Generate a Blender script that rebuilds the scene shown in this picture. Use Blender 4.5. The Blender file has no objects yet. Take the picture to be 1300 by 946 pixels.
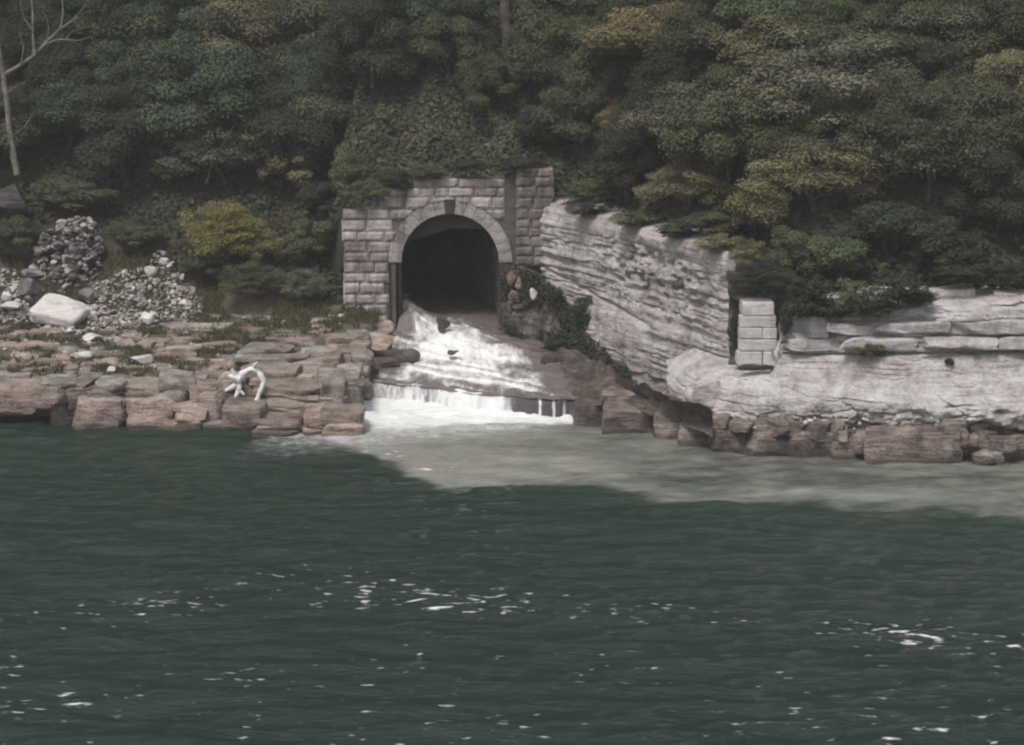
import bpy, math, random
import numpy as np
from mathutils import Vector, Matrix
R = math.radians
rnd = random.Random(7)
rng = np.random.default_rng(7)
SC = bpy.context.scene
COL = SC.collection

# ------------------------------------------------------------------ camera, sky, sun
F = 2607.0                       # focal length in pixels of a 1300 px wide picture
PITCH = R(12.3)
CAM = np.array([0.0, -130.0, 34.0])
cd = bpy.data.cameras.new('camera')
cd.sensor_width = 36.0
cd.lens = 36.0 * F / 1300.0
cd.clip_start = 1.0
cd.clip_end = 3000.0
cam = bpy.data.objects.new('camera', cd)
COL.objects.link(cam)
cam.location = CAM
cam.rotation_euler = (R(90) - PITCH, 0, 0)
SC.camera = cam

SUN_EL, SUN_AZ = R(60), R(210)   # azimuth clockwise from +Y: behind the camera, to its left
world = bpy.data.worlds.new('World')
SC.world = world
world.use_nodes = True
wn, wl = world.node_tree.nodes, world.node_tree.links
bg = wn['Background']
sky = wn.new('ShaderNodeTexSky')
sky.sky_type = 'NISHITA'
sky.sun_disc = False
sky.sun_elevation = SUN_EL
sky.sun_rotation = SUN_AZ
sky.air_density = 1.0
sky.dust_density = 4.0
sky.ozone_density = 1.0
hs = wn.new('ShaderNodeHueSaturation')
hs.inputs['Saturation'].default_value = 0.38
wl.new(sky.outputs[0], hs.inputs['Color'])
wl.new(hs.outputs[0], bg.inputs[0])
bg.inputs[1].default_value = 0.085
sd = bpy.data.lights.new('sun', 'SUN')
sd.energy = 1.5
sd.angle = R(14)
sd.color = (1.0, 0.93, 0.86)
sun = bpy.data.objects.new('sun', sd)
COL.objects.link(sun)
sdir = Vector((math.sin(SUN_AZ) * math.cos(SUN_EL), math.cos(SUN_AZ) * math.cos(SUN_EL), math.sin(SUN_EL)))
sun.rotation_euler = sdir.to_track_quat('Z', 'Y').to_euler()
sun.location = (-40, -60, 80)
SC.view_settings.view_transform = 'Standard'
SC.view_settings.look = 'None'
SC.view_settings.gamma = 1.0
SC.view_settings.exposure = 0.6
SC.render.engine = 'CYCLES'
SC.cycles.max_bounces = 6
SC.cycles.diffuse_bounces = 3
SC.cycles.transparent_max_bounces = 8
SC.cycles.filter_width = 2.2
SC.cycles.use_denoising = True

# ------------------------------------------------------------------ pixel <-> place
FW = np.array([0, math.cos(PITCH), -math.sin(PITCH)])
UP = np.array([0, math.sin(PITCH), math.cos(PITCH)])
def ray(px, py):
    return FW + UP * (-(py - 473.0) / F) + np.array([(px - 650.0) / F, 0, 0])
def W(px, py, Y=None, z=None):
    d = ray(px, py)
    t = (Y - CAM[1]) / d[1] if Y is not None else (z - CAM[2]) / d[2]
    return CAM + d * t
def wat(px, py):                  # where a pixel meets the river
    return W(px, py, z=0.0)
def PX(Y):                        # metres per pixel at a depth
    return (Y + 130.0) / F * 1.02
def to_px(P):
    v = P - CAM
    zc = v @ FW
    return 650 + F * v[:, 0] / zc, 473 - F * (v @ UP) / zc

# ------------------------------------------------------------------ noise (numpy)
def _h(ix, iy, iz, s):
    n = (ix * 374761393 + iy * 668265263 + iz * 2147483647 + s * 1274126177) & 0xFFFFFFFF
    n = ((n ^ (n >> 13)) * 1274126177) & 0xFFFFFFFF
    n = ((n ^ (n >> 16)) * 668265263) & 0xFFFFFFFF
    return ((n ^ (n >> 15)) & 0xFFFFFF) / float(0xFFFFFF)
def vnoise(P, s=0):
    P = np.asarray(P, float)
    i = np.floor(P).astype(np.int64)
    f = P - i
    f = f * f * (3 - 2 * f)
    x, y, z = i[..., 0], i[..., 1], i[..., 2]
    r = 0
    for a in (0, 1):
        for b in (0, 1):
            for c in (0, 1):
                w = (f[..., 0] if a else 1 - f[..., 0]) * (f[..., 1] if b else 1 - f[..., 1]) * (f[..., 2] if c else 1 - f[..., 2])
                r = r + w * _h(x + a, y + b, z + c, s)
    return r * 2 - 1
def fbm(P, o=4, s=0):
    P = np.asarray(P, float)
    r, a, t = 0, 1.0, 0
    for k in range(o):
        r = r + a * vnoise(P * (2.03 ** k), s + k * 17)
        t += a
        a *= 0.5
    return r / t
def ss(x, a, b):
    t = np.clip((x - a) / (b - a), 0, 1)
    return t * t * (3 - 2 * t)

# ------------------------------------------------------------------ object helpers
def mesh_np(name, V, Fc, mat=None, smooth=True, attrs=None):
    V = np.asarray(V, np.float32)
    Fc = np.asarray(Fc, np.int32)
    k = Fc.shape[1]
    me = bpy.data.meshes.new(name)
    me.vertices.add(len(V))
    me.vertices.foreach_set('co', V.ravel())
    me.loops.add(Fc.size)
    me.loops.foreach_set('vertex_index', Fc.ravel())
    me.polygons.add(len(Fc))
    me.polygons.foreach_set('loop_start', np.arange(0, Fc.size, k, dtype=np.int32))
    me.update(calc_edges=True)
    me.validate()
    me.polygons.foreach_set('use_smooth', np.full(len(me.polygons), smooth))
    for an, av in (attrs or {}).items():
        at = me.attributes.new(an, 'FLOAT', 'POINT')
        at.data.foreach_set('value', np.asarray(av, np.float32))
    if mat:
        me.materials.append(mat)
    return me
def link(name, me, parent=None, loc=None, rot=None, scale=None):
    o = bpy.data.objects.new(name, me)
    COL.objects.link(o)
    if parent:
        o.parent = parent
    if loc is not None: o.location = loc
    if rot is not None: o.rotation_euler = rot
    if scale is not None: o.scale = scale
    return o
def tag(o, label=None, cat=None, group=None, kind=None):
    if label: o['label'] = label
    if cat: o['category'] = cat
    if group: o['group'] = group
    if kind: o['kind'] = kind
    return o
def empty(name, loc):
    o = bpy.data.objects.new(name, None)
    COL.objects.link(o)
    o.location = loc
    o.empty_display_size = 0.3
    return o
def gridfaces(nr, nc):
    i = np.arange((nr - 1) * (nc - 1))
    r, c = i // (nc - 1), i % (nc - 1)
    a = r * nc + c
    return np.stack([a, a + 1, a + nc + 1, a + nc], 1)
def box_np(x0, x1, y0, y1, z0, z1):
    V = [(x, y, z) for x in (x0, x1) for y in (y0, y1) for z in (z0, z1)]
    return np.array(V), np.array([(0, 1, 3, 2), (4, 6, 7, 5), (0, 4, 5, 1), (2, 3, 7, 6), (0, 2, 6, 4), (1, 5, 7, 3)])
def join_np(parts):
    Vs, Fs, n = [], [], 0
    for V, Fc in parts:
        Vs.append(V); Fs.append(np.asarray(Fc) + n); n += len(V)
    return np.concatenate(Vs), np.concatenate(Fs)
def tube_np(pts, rad, n=7):
    pts = np.asarray(pts, float); m = len(pts)
    rad = np.broadcast_to(rad, m)
    T = np.gradient(pts, axis=0)
    T /= np.linalg.norm(T, axis=1)[:, None] + 1e-9
    ref = np.array([0.31, 0.92, 0.2])
    A = np.cross(T, ref); A /= np.linalg.norm(A, axis=1)[:, None] + 1e-9
    B = np.cross(T, A)
    an = np.linspace(0, 2 * math.pi, n, endpoint=False)
    V = (pts[:, None] + rad[:, None, None] * (A[:, None] * np.cos(an)[None, :, None] + B[:, None] * np.sin(an)[None, :, None])).reshape(-1, 3)
    Fc = []
    for i in range(m - 1):
        for j in range(n):
            k = (j + 1) % n
            Fc.append((i * n + j, i * n + k, (i + 1) * n + k, (i + 1) * n + j))
    return V, np.array(Fc)

# ------------------------------------------------------------------ materials
def newmat(name):
    m = bpy.data.materials.new(name)
    m.use_nodes = True
    nt = m.node_tree
    return m, nt.nodes, nt.links, nt.nodes['Principled BSDF']
def ramp(N, stops):
    r = N.new('ShaderNodeValToRGB')
    e = r.color_ramp.elements
    while len(e) < len(stops): e.new(0.5)
    for i, (p, c) in enumerate(stops):
        e[i].position = p
        e[i].color = (*c, 1)
    return r
def noise(N, L, vec, scale, detail=5, rough=0.6, sc3=None):
    n = N.new('ShaderNodeTexNoise')
    n.inputs['Scale'].default_value = scale
    n.inputs['Detail'].default_value = detail
    n.inputs['Roughness'].default_value = rough
    if sc3:
        mp = N.new('ShaderNodeMapping')
        mp.inputs['Scale'].default_value = sc3
        L.new(vec, mp.inputs[0]); vec = mp.outputs[0]
    L.new(vec, n.inputs['Vector'])
    return n
def mixc(N, L, fac, a, b, mode='MIX'):
    m = N.new('ShaderNodeMix')
    m.data_type = 'RGBA'
    m.blend_type = mode
    for inp, v in ((m.inputs[0], fac), (m.inputs[6], a), (m.inputs[7], b)):
        if hasattr(v, 'is_linked'): L.new(v, inp)
        elif isinstance(v, (int, float)): inp.default_value = v
        else: inp.default_value = (*v, 1)
    return m.outputs[2]
def mth(N, L, op, a, b=0.0, clamp=False):
    m = N.new('ShaderNodeMath'); m.operation = op; m.use_clamp = clamp
    for i, v in enumerate((a, b)):
        if hasattr(v, 'is_linked'): L.new(v, m.inputs[i])
        else: m.inputs[i].default_value = v
    return m.outputs[0]
def rock_mat(name, dark, mid, light, stain=(0.05, 0.045, 0.04), scale=0.6, strata=2.2, stain_amt=0.45, bump=0.5, vary=0.35, moss=0.0, drip=0.0, wet=False):
    m, N, L, bs = newmat(name)
    geo = N.new('ShaderNodeNewGeometry'); pos = geo.outputs['Position']
    n1 = noise(N, L, pos, scale, 6, 0.65)
    n2 = noise(N, L, pos, 1.0, 4, 0.6, (0.35 * strata, 0.35 * strata, 3.2 * strata))
    n3 = noise(N, L, pos, 6.0, 5, 0.7)
    mx = mth(N, L, 'ADD', mth(N, L, 'MULTIPLY', n1.outputs[0], 0.5), mth(N, L, 'MULTIPLY', n2.outputs[0], 0.3))
    mx = mth(N, L, 'ADD', mx, mth(N, L, 'MULTIPLY', n3.outputs[0], 0.2))
    rp = ramp(N, [(0.40, dark), (0.5, mid), (0.61, light)])
    L.new(mx, rp.inputs[0])
    col = rp.outputs[0]
    ns = noise(N, L, pos, 1.1, 7, 0.72)
    rs = ramp(N, [(0.52, (0, 0, 0)), (0.68, (1, 1, 1))]); L.new(ns.outputs[0], rs.inputs[0])
    col = mixc(N, L, mth(N, L, 'MULTIPLY', rs.outputs[0], stain_amt), col, stain)
    if drip:
        nd = noise(N, L, pos, 1.0, 4, 0.6, (1.4, 1.4, 0.12))
        rd = ramp(N, [(0.5, (0, 0, 0)), (0.66, (1, 1, 1))]); L.new(nd.outputs[0], rd.inputs[0])
        col = mixc(N, L, mth(N, L, 'MULTIPLY', rd.outputs[0], drip), col, stain)
    if moss:
        nm = noise(N, L, pos, 0.5, 6, 0.7)
        rm = ramp(N, [(0.5, (0, 0, 0)), (0.62, (1, 1, 1))]); L.new(nm.outputs[0], rm.inputs[0])
        col = mixc(N, L, mth(N, L, 'MULTIPLY', rm.outputs[0], moss), col, (0.055, 0.062, 0.03))
    if wet:
        sp = N.new('ShaderNodeSeparateXYZ'); L.new(pos, sp.inputs[0])
        wz = mth(N, L, 'ADD', sp.outputs[2], mth(N, L, 'MULTIPLY', n1.outputs[0], -0.9))
        mw = N.new('ShaderNodeMapRange'); mw.interpolation_type = 'SMOOTHSTEP'
        mw.inputs['From Min'].default_value = 0.05; mw.inputs['From Max'].default_value = -0.35
        L.new(wz, mw.inputs['Value'])
        col = mixc(N, L, mth(N, L, 'MULTIPLY', mw.outputs[0], 0.75), col, (0.055, 0.052, 0.042))
    if vary:
        oi = N.new('ShaderNodeObjectInfo')
        k = mth(N, L, 'ADD', mth(N, L, 'MULTIPLY', oi.outputs['Random'], vary), 1 - vary * 0.5)
        col = mixc(N, L, 1.0, col, col, 'MIX')
        vm = N.new('ShaderNodeVectorMath'); vm.operation = 'SCALE'
        L.new(col, vm.inputs[0]); L.new(k, vm.inputs['Scale'])
        col = vm.outputs[0]
    L.new(col, bs.inputs['Base Color'])
    bs.inputs['Roughness'].default_value = 0.9
    bs.inputs['Specular IOR Level'].default_value = 0.25
    bh = mth(N, L, 'ADD', mth(N, L, 'MULTIPLY', n2.outputs[0], 0.6), n3.outputs[0])
    b = N.new('ShaderNodeBump'); b.inputs['Strength'].default_value = bump; b.inputs['Distance'].default_value = 0.25
    L.new(bh, b.inputs['Height']); L.new(b.outputs[0], bs.inputs['Normal'])
    return m
M_SAND = rock_mat('ledge_sandstone', (0.16, 0.12, 0.102), (0.35, 0.28, 0.242), (0.56, 0.485, 0.435), scale=0.5, strata=1.5, stain_amt=0.5, bump=0.9, moss=0.25, wet=True, vary=0.6)
M_SANDG = rock_mat('grey_ledge_sandstone', (0.13, 0.11, 0.10), (0.29, 0.255, 0.23), (0.52, 0.475, 0.44), scale=0.6, strata=1.5, stain_amt=0.55, bump=0.9, moss=0.3, wet=True)
M_LIME = rock_mat('cliff_limestone', (0.32, 0.28, 0.27), (0.49, 0.455, 0.45), (0.66, 0.64, 0.63), stain=(0.12, 0.098, 0.09), scale=0.45, strata=1.0, stain_amt=0.65, bump=0.9, vary=0, drip=0.3, moss=0.12)
M_LIME2 = rock_mat('pale_cliff_limestone', (0.38, 0.345, 0.34), (0.58, 0.555, 0.55), (0.74, 0.73, 0.73), stain=(0.14, 0.115, 0.105), scale=0.4, strata=1.0, stain_amt=0.55, bump=0.9, vary=0, drip=0.28)
M_WHITE = rock_mat('white_limestone', (0.44, 0.41, 0.39), (0.60, 0.58, 0.565), (0.75, 0.735, 0.72), stain=(0.2, 0.17, 0.15), scale=1.1, stain_amt=0.4, bump=0.5, vary=0.25, drip=.15)
M_SCREE = rock_mat('scree_stone', (0.17, 0.152, 0.145), (0.33, 0.305, 0.295), (0.54, 0.515, 0.50), stain=(0.12, 0.1, 0.09), scale=0.9, stain_amt=0.35, bump=0.4, vary=0.9)
M_GREY = rock_mat('grey_rubble', (0.085, 0.08, 0.08), (0.17, 0.162, 0.16), (0.30, 0.285, 0.28), scale=0.9, stain_amt=0.35, bump=0.4, vary=0.8)
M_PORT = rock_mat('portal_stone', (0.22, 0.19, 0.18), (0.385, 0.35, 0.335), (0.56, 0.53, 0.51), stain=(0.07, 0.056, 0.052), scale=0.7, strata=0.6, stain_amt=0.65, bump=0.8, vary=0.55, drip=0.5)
M_RING = rock_mat('arch_stone', (0.2, 0.18, 0.173), (0.35, 0.325, 0.315), (0.5, 0.475, 0.46), stain=(0.09, 0.08, 0.08), scale=0.4, strata=0.5, stain_amt=0.65, bump=0.7, vary=0.3, drip=0.6)
M_PDARK = rock_mat('dark_stone', (0.03, 0.028, 0.03), (0.06, 0.055, 0.055), (0.11, 0.1, 0.1), scale=0.6, strata=0.6, bump=0.4, vary=0.3)
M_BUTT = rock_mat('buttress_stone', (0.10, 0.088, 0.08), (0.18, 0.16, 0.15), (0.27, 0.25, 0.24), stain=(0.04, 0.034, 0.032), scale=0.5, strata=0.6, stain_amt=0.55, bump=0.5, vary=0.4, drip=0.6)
M_MORT = rock_mat('mortar', (0.07, 0.06, 0.058), (0.11, 0.1, 0.095), (0.16, 0.15, 0.14), vary=0)
M_WET = rock_mat('wet_brown_rock', (0.05, 0.04, 0.036), (0.10, 0.08, 0.07), (0.2, 0.17, 0.155), scale=0.7, stain_amt=0.5, bump=0.8, vary=0.25)
M_WET.node_tree.nodes['Principled BSDF'].inputs['Roughness'].default_value = 0.45
M_BROWN = rock_mat('brown_ledge', (0.08, 0.064, 0.057), (0.215, 0.175, 0.153), (0.43, 0.375, 0.345), scale=0.55, stain_amt=0.65, bump=0.8, vary=0.5, moss=0.2, wet=True)
M_LINING = rock_mat('tunnel_lining', (0.09, 0.082, 0.076), (0.16, 0.148, 0.138), (0.27, 0.25, 0.235), scale=0.4, strata=0.5, bump=0.5, vary=0, drip=0.4)
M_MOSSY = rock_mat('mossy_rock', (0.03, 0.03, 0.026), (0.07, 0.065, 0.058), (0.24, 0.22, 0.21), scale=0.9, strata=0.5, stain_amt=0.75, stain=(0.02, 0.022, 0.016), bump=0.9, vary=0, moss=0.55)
M_SOIL = rock_mat('soil_slope', (0.025, 0.026, 0.018), (0.045, 0.042, 0.03), (0.08, 0.07, 0.052), scale=0.3, vary=0, moss=0.6)
M_BANK = rock_mat('bank_turf', (0.05, 0.047, 0.028), (0.105, 0.09, 0.06), (0.2, 0.165, 0.13), scale=0.35, strata=0.5, vary=0, moss=0.55)
M_RUST = rock_mat('rusty_steel', (0.018, 0.012, 0.012), (0.035, 0.022, 0.02), (0.07, 0.042, 0.035), scale=1.5, vary=0)
M_BARK = rock_mat('bark', (0.05, 0.042, 0.034), (0.09, 0.076, 0.062), (0.15, 0.13, 0.11), scale=1.2, vary=0.4)
M_PALEBARK = rock_mat('pale_bark', (0.10, 0.088, 0.075), (0.18, 0.165, 0.145), (0.28, 0.26, 0.23), scale=1.2, vary=0.2)
M_BLEACH = rock_mat('bleached_wood', (0.62, 0.62, 0.62), (0.74, 0.74, 0.74), (0.8, 0.8, 0.8), scale=2, stain_amt=0.1, stain=(0.3, 0.3, 0.3), vary=0)

def leaf_mat(name, base=None, spread=0.5, use_obj=True):
    m, N, L, bs = newmat(name)
    geo = N.new('ShaderNodeNewGeometry')
    if use_obj:
        oi = N.new('ShaderNodeObjectInfo'); col = oi.outputs['Color']
    else:
        rg = N.new('ShaderNodeRGB'); rg.outputs[0].default_value = (*base, 1); col = rg.outputs[0]
    rpi = geo.outputs['Random Per Island']
    nb = noise(N, L, geo.outputs['Position'], 0.45, 3, 0.6)
    k = mth(N, L, 'ADD', mth(N, L, 'MULTIPLY', rpi, spread * 1.2), 1 - spread * 0.6)
    k = mth(N, L, 'MULTIPLY', k, mth(N, L, 'ADD', mth(N, L, 'MULTIPLY', nb.outputs[0], 1.1), 0.45))
    if use_obj:
        ba = N.new('ShaderNodeAttribute'); ba.attribute_name = 'bough'
        k = mth(N, L, 'MULTIPLY', k, ba.outputs['Fac'])
    vm = N.new('ShaderNodeVectorMath'); vm.operation = 'SCALE'
    L.new(col, vm.inputs[0]); L.new(k, vm.inputs['Scale'])
    # a few turning leaves
    f = mth(N, L, 'GREATER_THAN', mth(N, L, 'FRACT', mth(N, L, 'MULTIPLY', rpi, 37.0)), 0.93)
    c2 = mixc(N, L, mth(N, L, 'MULTIPLY', f, 0.6), vm.outputs[0], (0.16, 0.115, 0.045))
    L.new(c2, bs.inputs['Base Color'])
    bs.inputs['Roughness'].default_value = 0.6
    bs.inputs['Specular IOR Level'].default_value = 0.12
    tr = N.new('ShaderNodeBsdfTranslucent'); L.new(c2, tr.inputs['Color'])
    mx = N.new('ShaderNodeMixShader'); mx.inputs[0].default_value = 0.2
    L.new(bs.outputs[0], mx.inputs[1]); L.new(tr.outputs[0], mx.inputs[2])
    L.new(mx.outputs[0], N['Material Output'].inputs['Surface'])
    return m
M_LEAF = leaf_mat('tree_leaves', spread=0.36)
M_IVY = leaf_mat('ivy_leaves', (0.085, 0.10, 0.06), use_obj=False)
M_UNDER = leaf_mat('undergrowth_leaves', (0.045, 0.055, 0.036), use_obj=False)
M_GRASS = leaf_mat('grass_blades', (0.1, 0.1, 0.05), use_obj=False)

def water_mat(name, deep, silt, kind):
    m, N, L, bs = newmat(name)
    geo = N.new('ShaderNodeNewGeometry'); pos = geo.outputs['Position']
    at = lambda n: (lambda a: (setattr(a, 'attribute_name', n), a.outputs['Fac'])[1])(N.new('ShaderNodeAttribute'))
    foam, turb = at('foam'), at('silt')
    if kind == 'river':
        ne = noise(N, L, pos, 1.0, 6, 0.65, (0.35, 0.8, 1))
        me_ = N.new('ShaderNodeMapRange'); me_.interpolation_type = 'SMOOTHSTEP'
        L.new(mth(N, L, 'ADD', turb, mth(N, L, 'MULTIPLY', mth(N, L, 'SUBTRACT', ne.outputs[0], 0.5), 0.9)), me_.inputs['Value'])
        me_.inputs['From Min'].default_value = 0.08; me_.inputs['From Max'].default_value = 0.95
        turb = me_.outputs[0]
    nc = noise(N, L, pos, 0.12, 4, 0.6)
    dk = mixc(N, L, nc.outputs[0], tuple(c * 0.75 for c in deep), tuple(c * 1.25 for c in deep))
    sl = noise(N, L, pos, 0.22, 5, 0.6, (1, 2.2, 1))
    sc_ = mixc(N, L, sl.outputs[0], tuple(c * 0.72 for c in silt), tuple(c * 1.28 for c in silt))
    col = mixc(N, L, turb, dk, sc_)
    if kind == 'fall':
        nf = noise(N, L, pos, 1.0, 5, 0.7, (2.3, 2.3, 0.35))
    elif kind == 'stream':
        nf = noise(N, L, pos, 1.0, 8, 0.7, (1.9, .6, 1.0))
    else:
        nf = noise(N, L, pos, 1.0, 2.2, 0.55, (0.85, 2.3, 1))
    # foam where noise + foam attribute passes a threshold
    th = mth(N, L, 'ADD', nf.outputs[0], foam)
    rf = ramp(N, [(0.0, (0, 0, 0)), (1.0, (1, 1, 1))])
    mr = N.new('ShaderNodeMapRange'); mr.interpolation_type = 'SMOOTHSTEP'
    lo, hi = {'fall': (0.86, 1.18), 'stream': (0.74, 1.24), 'river': (0.945, 1.12)}[kind]
    mr.inputs['From Min'].default_value = lo; mr.inputs['From Max'].default_value = hi
    L.new(th, mr.inputs['Value'])
    fm = mr.outputs[0]
    if kind == 'river':
        fn = noise(N, L, pos, 1.0, 6, 0.68, (1.0, 1.8, 1))
        m2 = N.new('ShaderNodeMapRange'); m2.interpolation_type = 'SMOOTHSTEP'
        m2.inputs['From Min'].default_value = 0.42; m2.inputs['From Max'].default_value = 1.15
        L.new(mth(N, L, 'ADD', mth(N, L, 'MULTIPLY', fn.outputs[0], 0.75), mth(N, L, 'MULTIPLY', at('froth'), 0.85)), m2.inputs['Value'])
        fr_ = mth(N, L, 'MULTIPLY', m2.outputs[0], mth(N, L, 'MULTIPLY', at('froth'), 3.0, True))
        fm = mth(N, L, 'MAXIMUM', fm, fr_)
    col = mixc(N, L, fm, col, (0.78, 0.80, 0.80))
    N.remove(rf)
    L.new(col, bs.inputs['Base Color'])
    rr = mth(N, L, 'ADD', mth(N, L, 'MULTIPLY', fm, 0.6), 0.1 if kind == 'river' else 0.2)
    L.new(mth(N, L, 'ADD', rr, mth(N, L, 'MULTIPLY', turb, 0.06)), bs.inputs['Roughness'])
    bs.inputs['IOR'].default_value = 1.33
    w1 = noise(N, L, pos, 1.0, 6, 0.66, (1.0, 3.0, 1)) if kind == 'river' else nf
    w2 = noise(N, L, pos, 3.5, 4, 0.6)
    bh = mth(N, L, 'ADD', w1.outputs[0], mth(N, L, 'MULTIPLY', w2.outputs[0], 0.25))
    b = N.new('ShaderNodeBump'); b.inputs['Strength'].default_value = 0.75; b.inputs['Distance'].default_value = 0.34 if kind == 'river' else 0.3
    L.new(bh, b.inputs['Height']); L.new(b.outputs[0], bs.inputs['Normal'])
    return m
M_RIVER = water_mat('river_water', (0.013, 0.029, 0.020), (0.25, 0.255, 0.225), 'river')
M_STREAM = water_mat('stream_water', (0.085, 0.07, 0.064), (0.19, 0.17, 0.165), 'stream')
M_FALL = water_mat('falling_water', (0.055, 0.045, 0.05), (0.30, 0.30, 0.31), 'fall')

# ------------------------------------------------------------------ the land
XF = np.array([-160, -60, -16, -14, -13, -5, 3.2, 4.5, 14.8, 16, 17.5, 19, 34, 60, 160.])
YF = np.array([37, 37, 37, 34, 31.3, 31.3, 31.4, 30.0, 11.3, 12, 10.5, 6.5, 4.5, 4, 4.])
ZF = np.array([8.7, 8.7, 8.7, 9.5, 11, 13.6, 13.6, 12.3, 11.6, 10.5, 9.6, 9.2, 9.4, 9.4, 9.4])
def hill(x, y):
    s = y - np.interp(x, XF, YF)
    z = np.interp(x, XF, ZF) + np.interp(s, [0, 6, 20, 60, 120], [0, 4.0, 16.5, 58, 95])
    return z + 1.1 * fbm(np.stack([x * 0.12, y * 0.12, 0 * x], -1), 3, 5) * np.clip(s / 4, 0, 1)
def shore_y(x):
    return np.interp(x, [-60, -34, -20, -12, -9, 0], [11.5, 11.6, 8.2, 7.4, 14, 15])
def bank(x, y):
    s = y - shore_y(x) * 0.5 - 5
    z = np.interp(s, [-2, 1, 5, 10, 18.5, 24.5, 28, 60], [-0.8, 0.3, 1.7, 2.2, 3.0, 6.2, 9.2, 60])
    near = np.clip((x + 17) / 4.0, 0, 1) * np.clip((y - 20) / 8, 0, 1)
    z = z + near * (4.1 - np.minimum(z, 4.1)) * np.clip((33 - y) / 3, 0, 1) * 0.9
    return z + 0.22 * fbm(np.stack([x * 0.45, y * 0.45, 0 * x], -1), 3, 9)
def ground(x, y):
    x = np.asarray(x, float); y = np.asarray(y, float)
    zb = np.where(y < 37, bank(x, y), hill(x, y))
    zh = np.where(y >= np.interp(x, XF, YF), hill(x, y), -1.0)
    return np.where(x < -13.3, zb, zh)
def hit(px, py, y0=-4.0):
    d = ray(px, py)
    Y = np.arange(y0, 150, 0.2)
    t = (Y - CAM[1]) / d[1]
    P = CAM + d * t[:, None]
    g = ground(P[:, 0], P[:, 1])
    k = np.argmax(P[:, 2] < g)
    if not (P[k, 2] < g[k]): k = len(Y) - 1
    return np.array([P[k, 0], P[k, 1], g[k]])

# hillside sheet
xs = np.concatenate([np.linspace(-160, -48, 12), np.arange(-46, 46, 0.6), np.linspace(48, 160, 12)])
sv = np.concatenate([[-0.6], np.linspace(0, 70, 110), np.linspace(74, 120, 6)])
X = np.repeat(xs[None], len(sv), 0)
Y = np.interp(X, XF, YF) + sv[:, None]
Z = hill(X, np.maximum(Y, np.interp(X, XF, YF)))
Z[0] -= 3.0
tag(link('hillside', mesh_np('hillside', np.stack([X, Y, Z], -1).reshape(-1, 3), gridfaces(*X.shape), M_SOIL)), kind='structure')
# left bank sheet
xs = np.concatenate([np.linspace(-160, -50, 12), np.arange(-48, -9.9, 0.35)])
ys = np.arange(5, 37.3, 0.35)
X, Y = np.meshgrid(xs, ys)
Z = bank(X, Y) - 0.15
edge = np.interp(Y, [8, 16, 24, 31, 40], [-11.5, -11.6, -10.8, -9.6, -9.6])
Z = np.where(X > edge - 0.6, np.minimum(Z, 0.2 - (X - edge + 0.6) * 1.5), Z)
tag(link('left_bank', mesh_np('left_bank', np.stack([X, Y, Z], -1).reshape(-1, 3), gridfaces(*X.shape), M_BANK)), kind='structure')
# river bed: ground sheet below everything
V, Fc = box_np(-420, 420, -420, 420, -4.2, -4.0)
tag(link('riverbed', mesh_np('riverbed', V, Fc, M_SOIL, False)), kind='structure')

# ------------------------------------------------------------------ river
LIP_L, LIP_R = W(449, 484, z=1.35), W(770, 514, z=1.35)
def lip_pt(t):
    p = LIP_L + (LIP_R - LIP_L) * t
    return p + np.array([0, 0.35 * math.sin(t * 9) + 0.25 * math.sin(t * 23) + 0.12 * math.sin(t * 61), 0.07 * math.sin(t * 31) + 0.05 * math.sin(t * 77)])
xs = np.concatenate([np.linspace(-415, -60, 10), np.arange(-46, 46.1, 0.27), np.linspace(60, 415, 10)])
ys = np.concatenate([np.linspace(-415, -110, 8), np.arange(-80, 24, 0.27), [30, 36]])
X, Y = np.meshgrid(xs, ys)
P = np.stack([X, Y, 0 * X], -1).reshape(-1, 3)
def waves(P):
    x, y = P[:, 0], P[:, 1]
    w = 0
    wr = 1.2 * fbm(P * 0.08, 2, 40)
    for a, lam, amp, ph in ((-80, 2.6, .045, .3), (-98, 1.9, .04, 1.1), (-70, 3.9, .05, 2.2), (-105, 5.2, .05, 4.), (-60, 1.4, .02, 5.), (-88, 1.15, .02, .7)):
        k = 2 * math.pi / lam
        w = w + amp * np.sin(k * (x * math.cos(R(a)) + y * math.sin(R(a)) + wr) + ph)
    return w * (0.6 + 0.8 * (fbm(P * 0.05, 2, 60) * .5 + .5)) + 0.18 * fbm(P * np.array([0.35, 0.8, 1]), 3, 33)
vpx, vpy = to_px(P)
SB = np.array([(380, 540), (405, 560), (440, 571), (500, 597), (560, 619), (620, 625), (690, 621), (730, 612), (790, 624), (860, 642), (960, 640), (1060, 640), (1150, 656), (1300, 660), (1500, 668)], float)
sb = np.interp(vpx, SB[:, 0], SB[:, 1], left=-200)
jig = 9 * fbm(P * np.array([0.5, 0.9, 1]), 4, 21) + 11 * fbm(P * np.array([0.15, 0.15, 1]), 2, 22)
silt = ss(sb + jig - vpy, -8, 14)
rim = np.exp(-((sb + jig - vpy - 12) / 12.0) ** 2)
silt *= 0.80 + 0.28 * rim
near_f = np.exp(-((vpx - 520) / 190) ** 2)
silt *= 0.66 + 0.44 * near_f
silt *= np.clip(0.95 + (0.55 - .25 * near_f) * fbm(P * np.array([0.12, 0.35, 1]), 4, 23), .5, 1.15)
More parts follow.
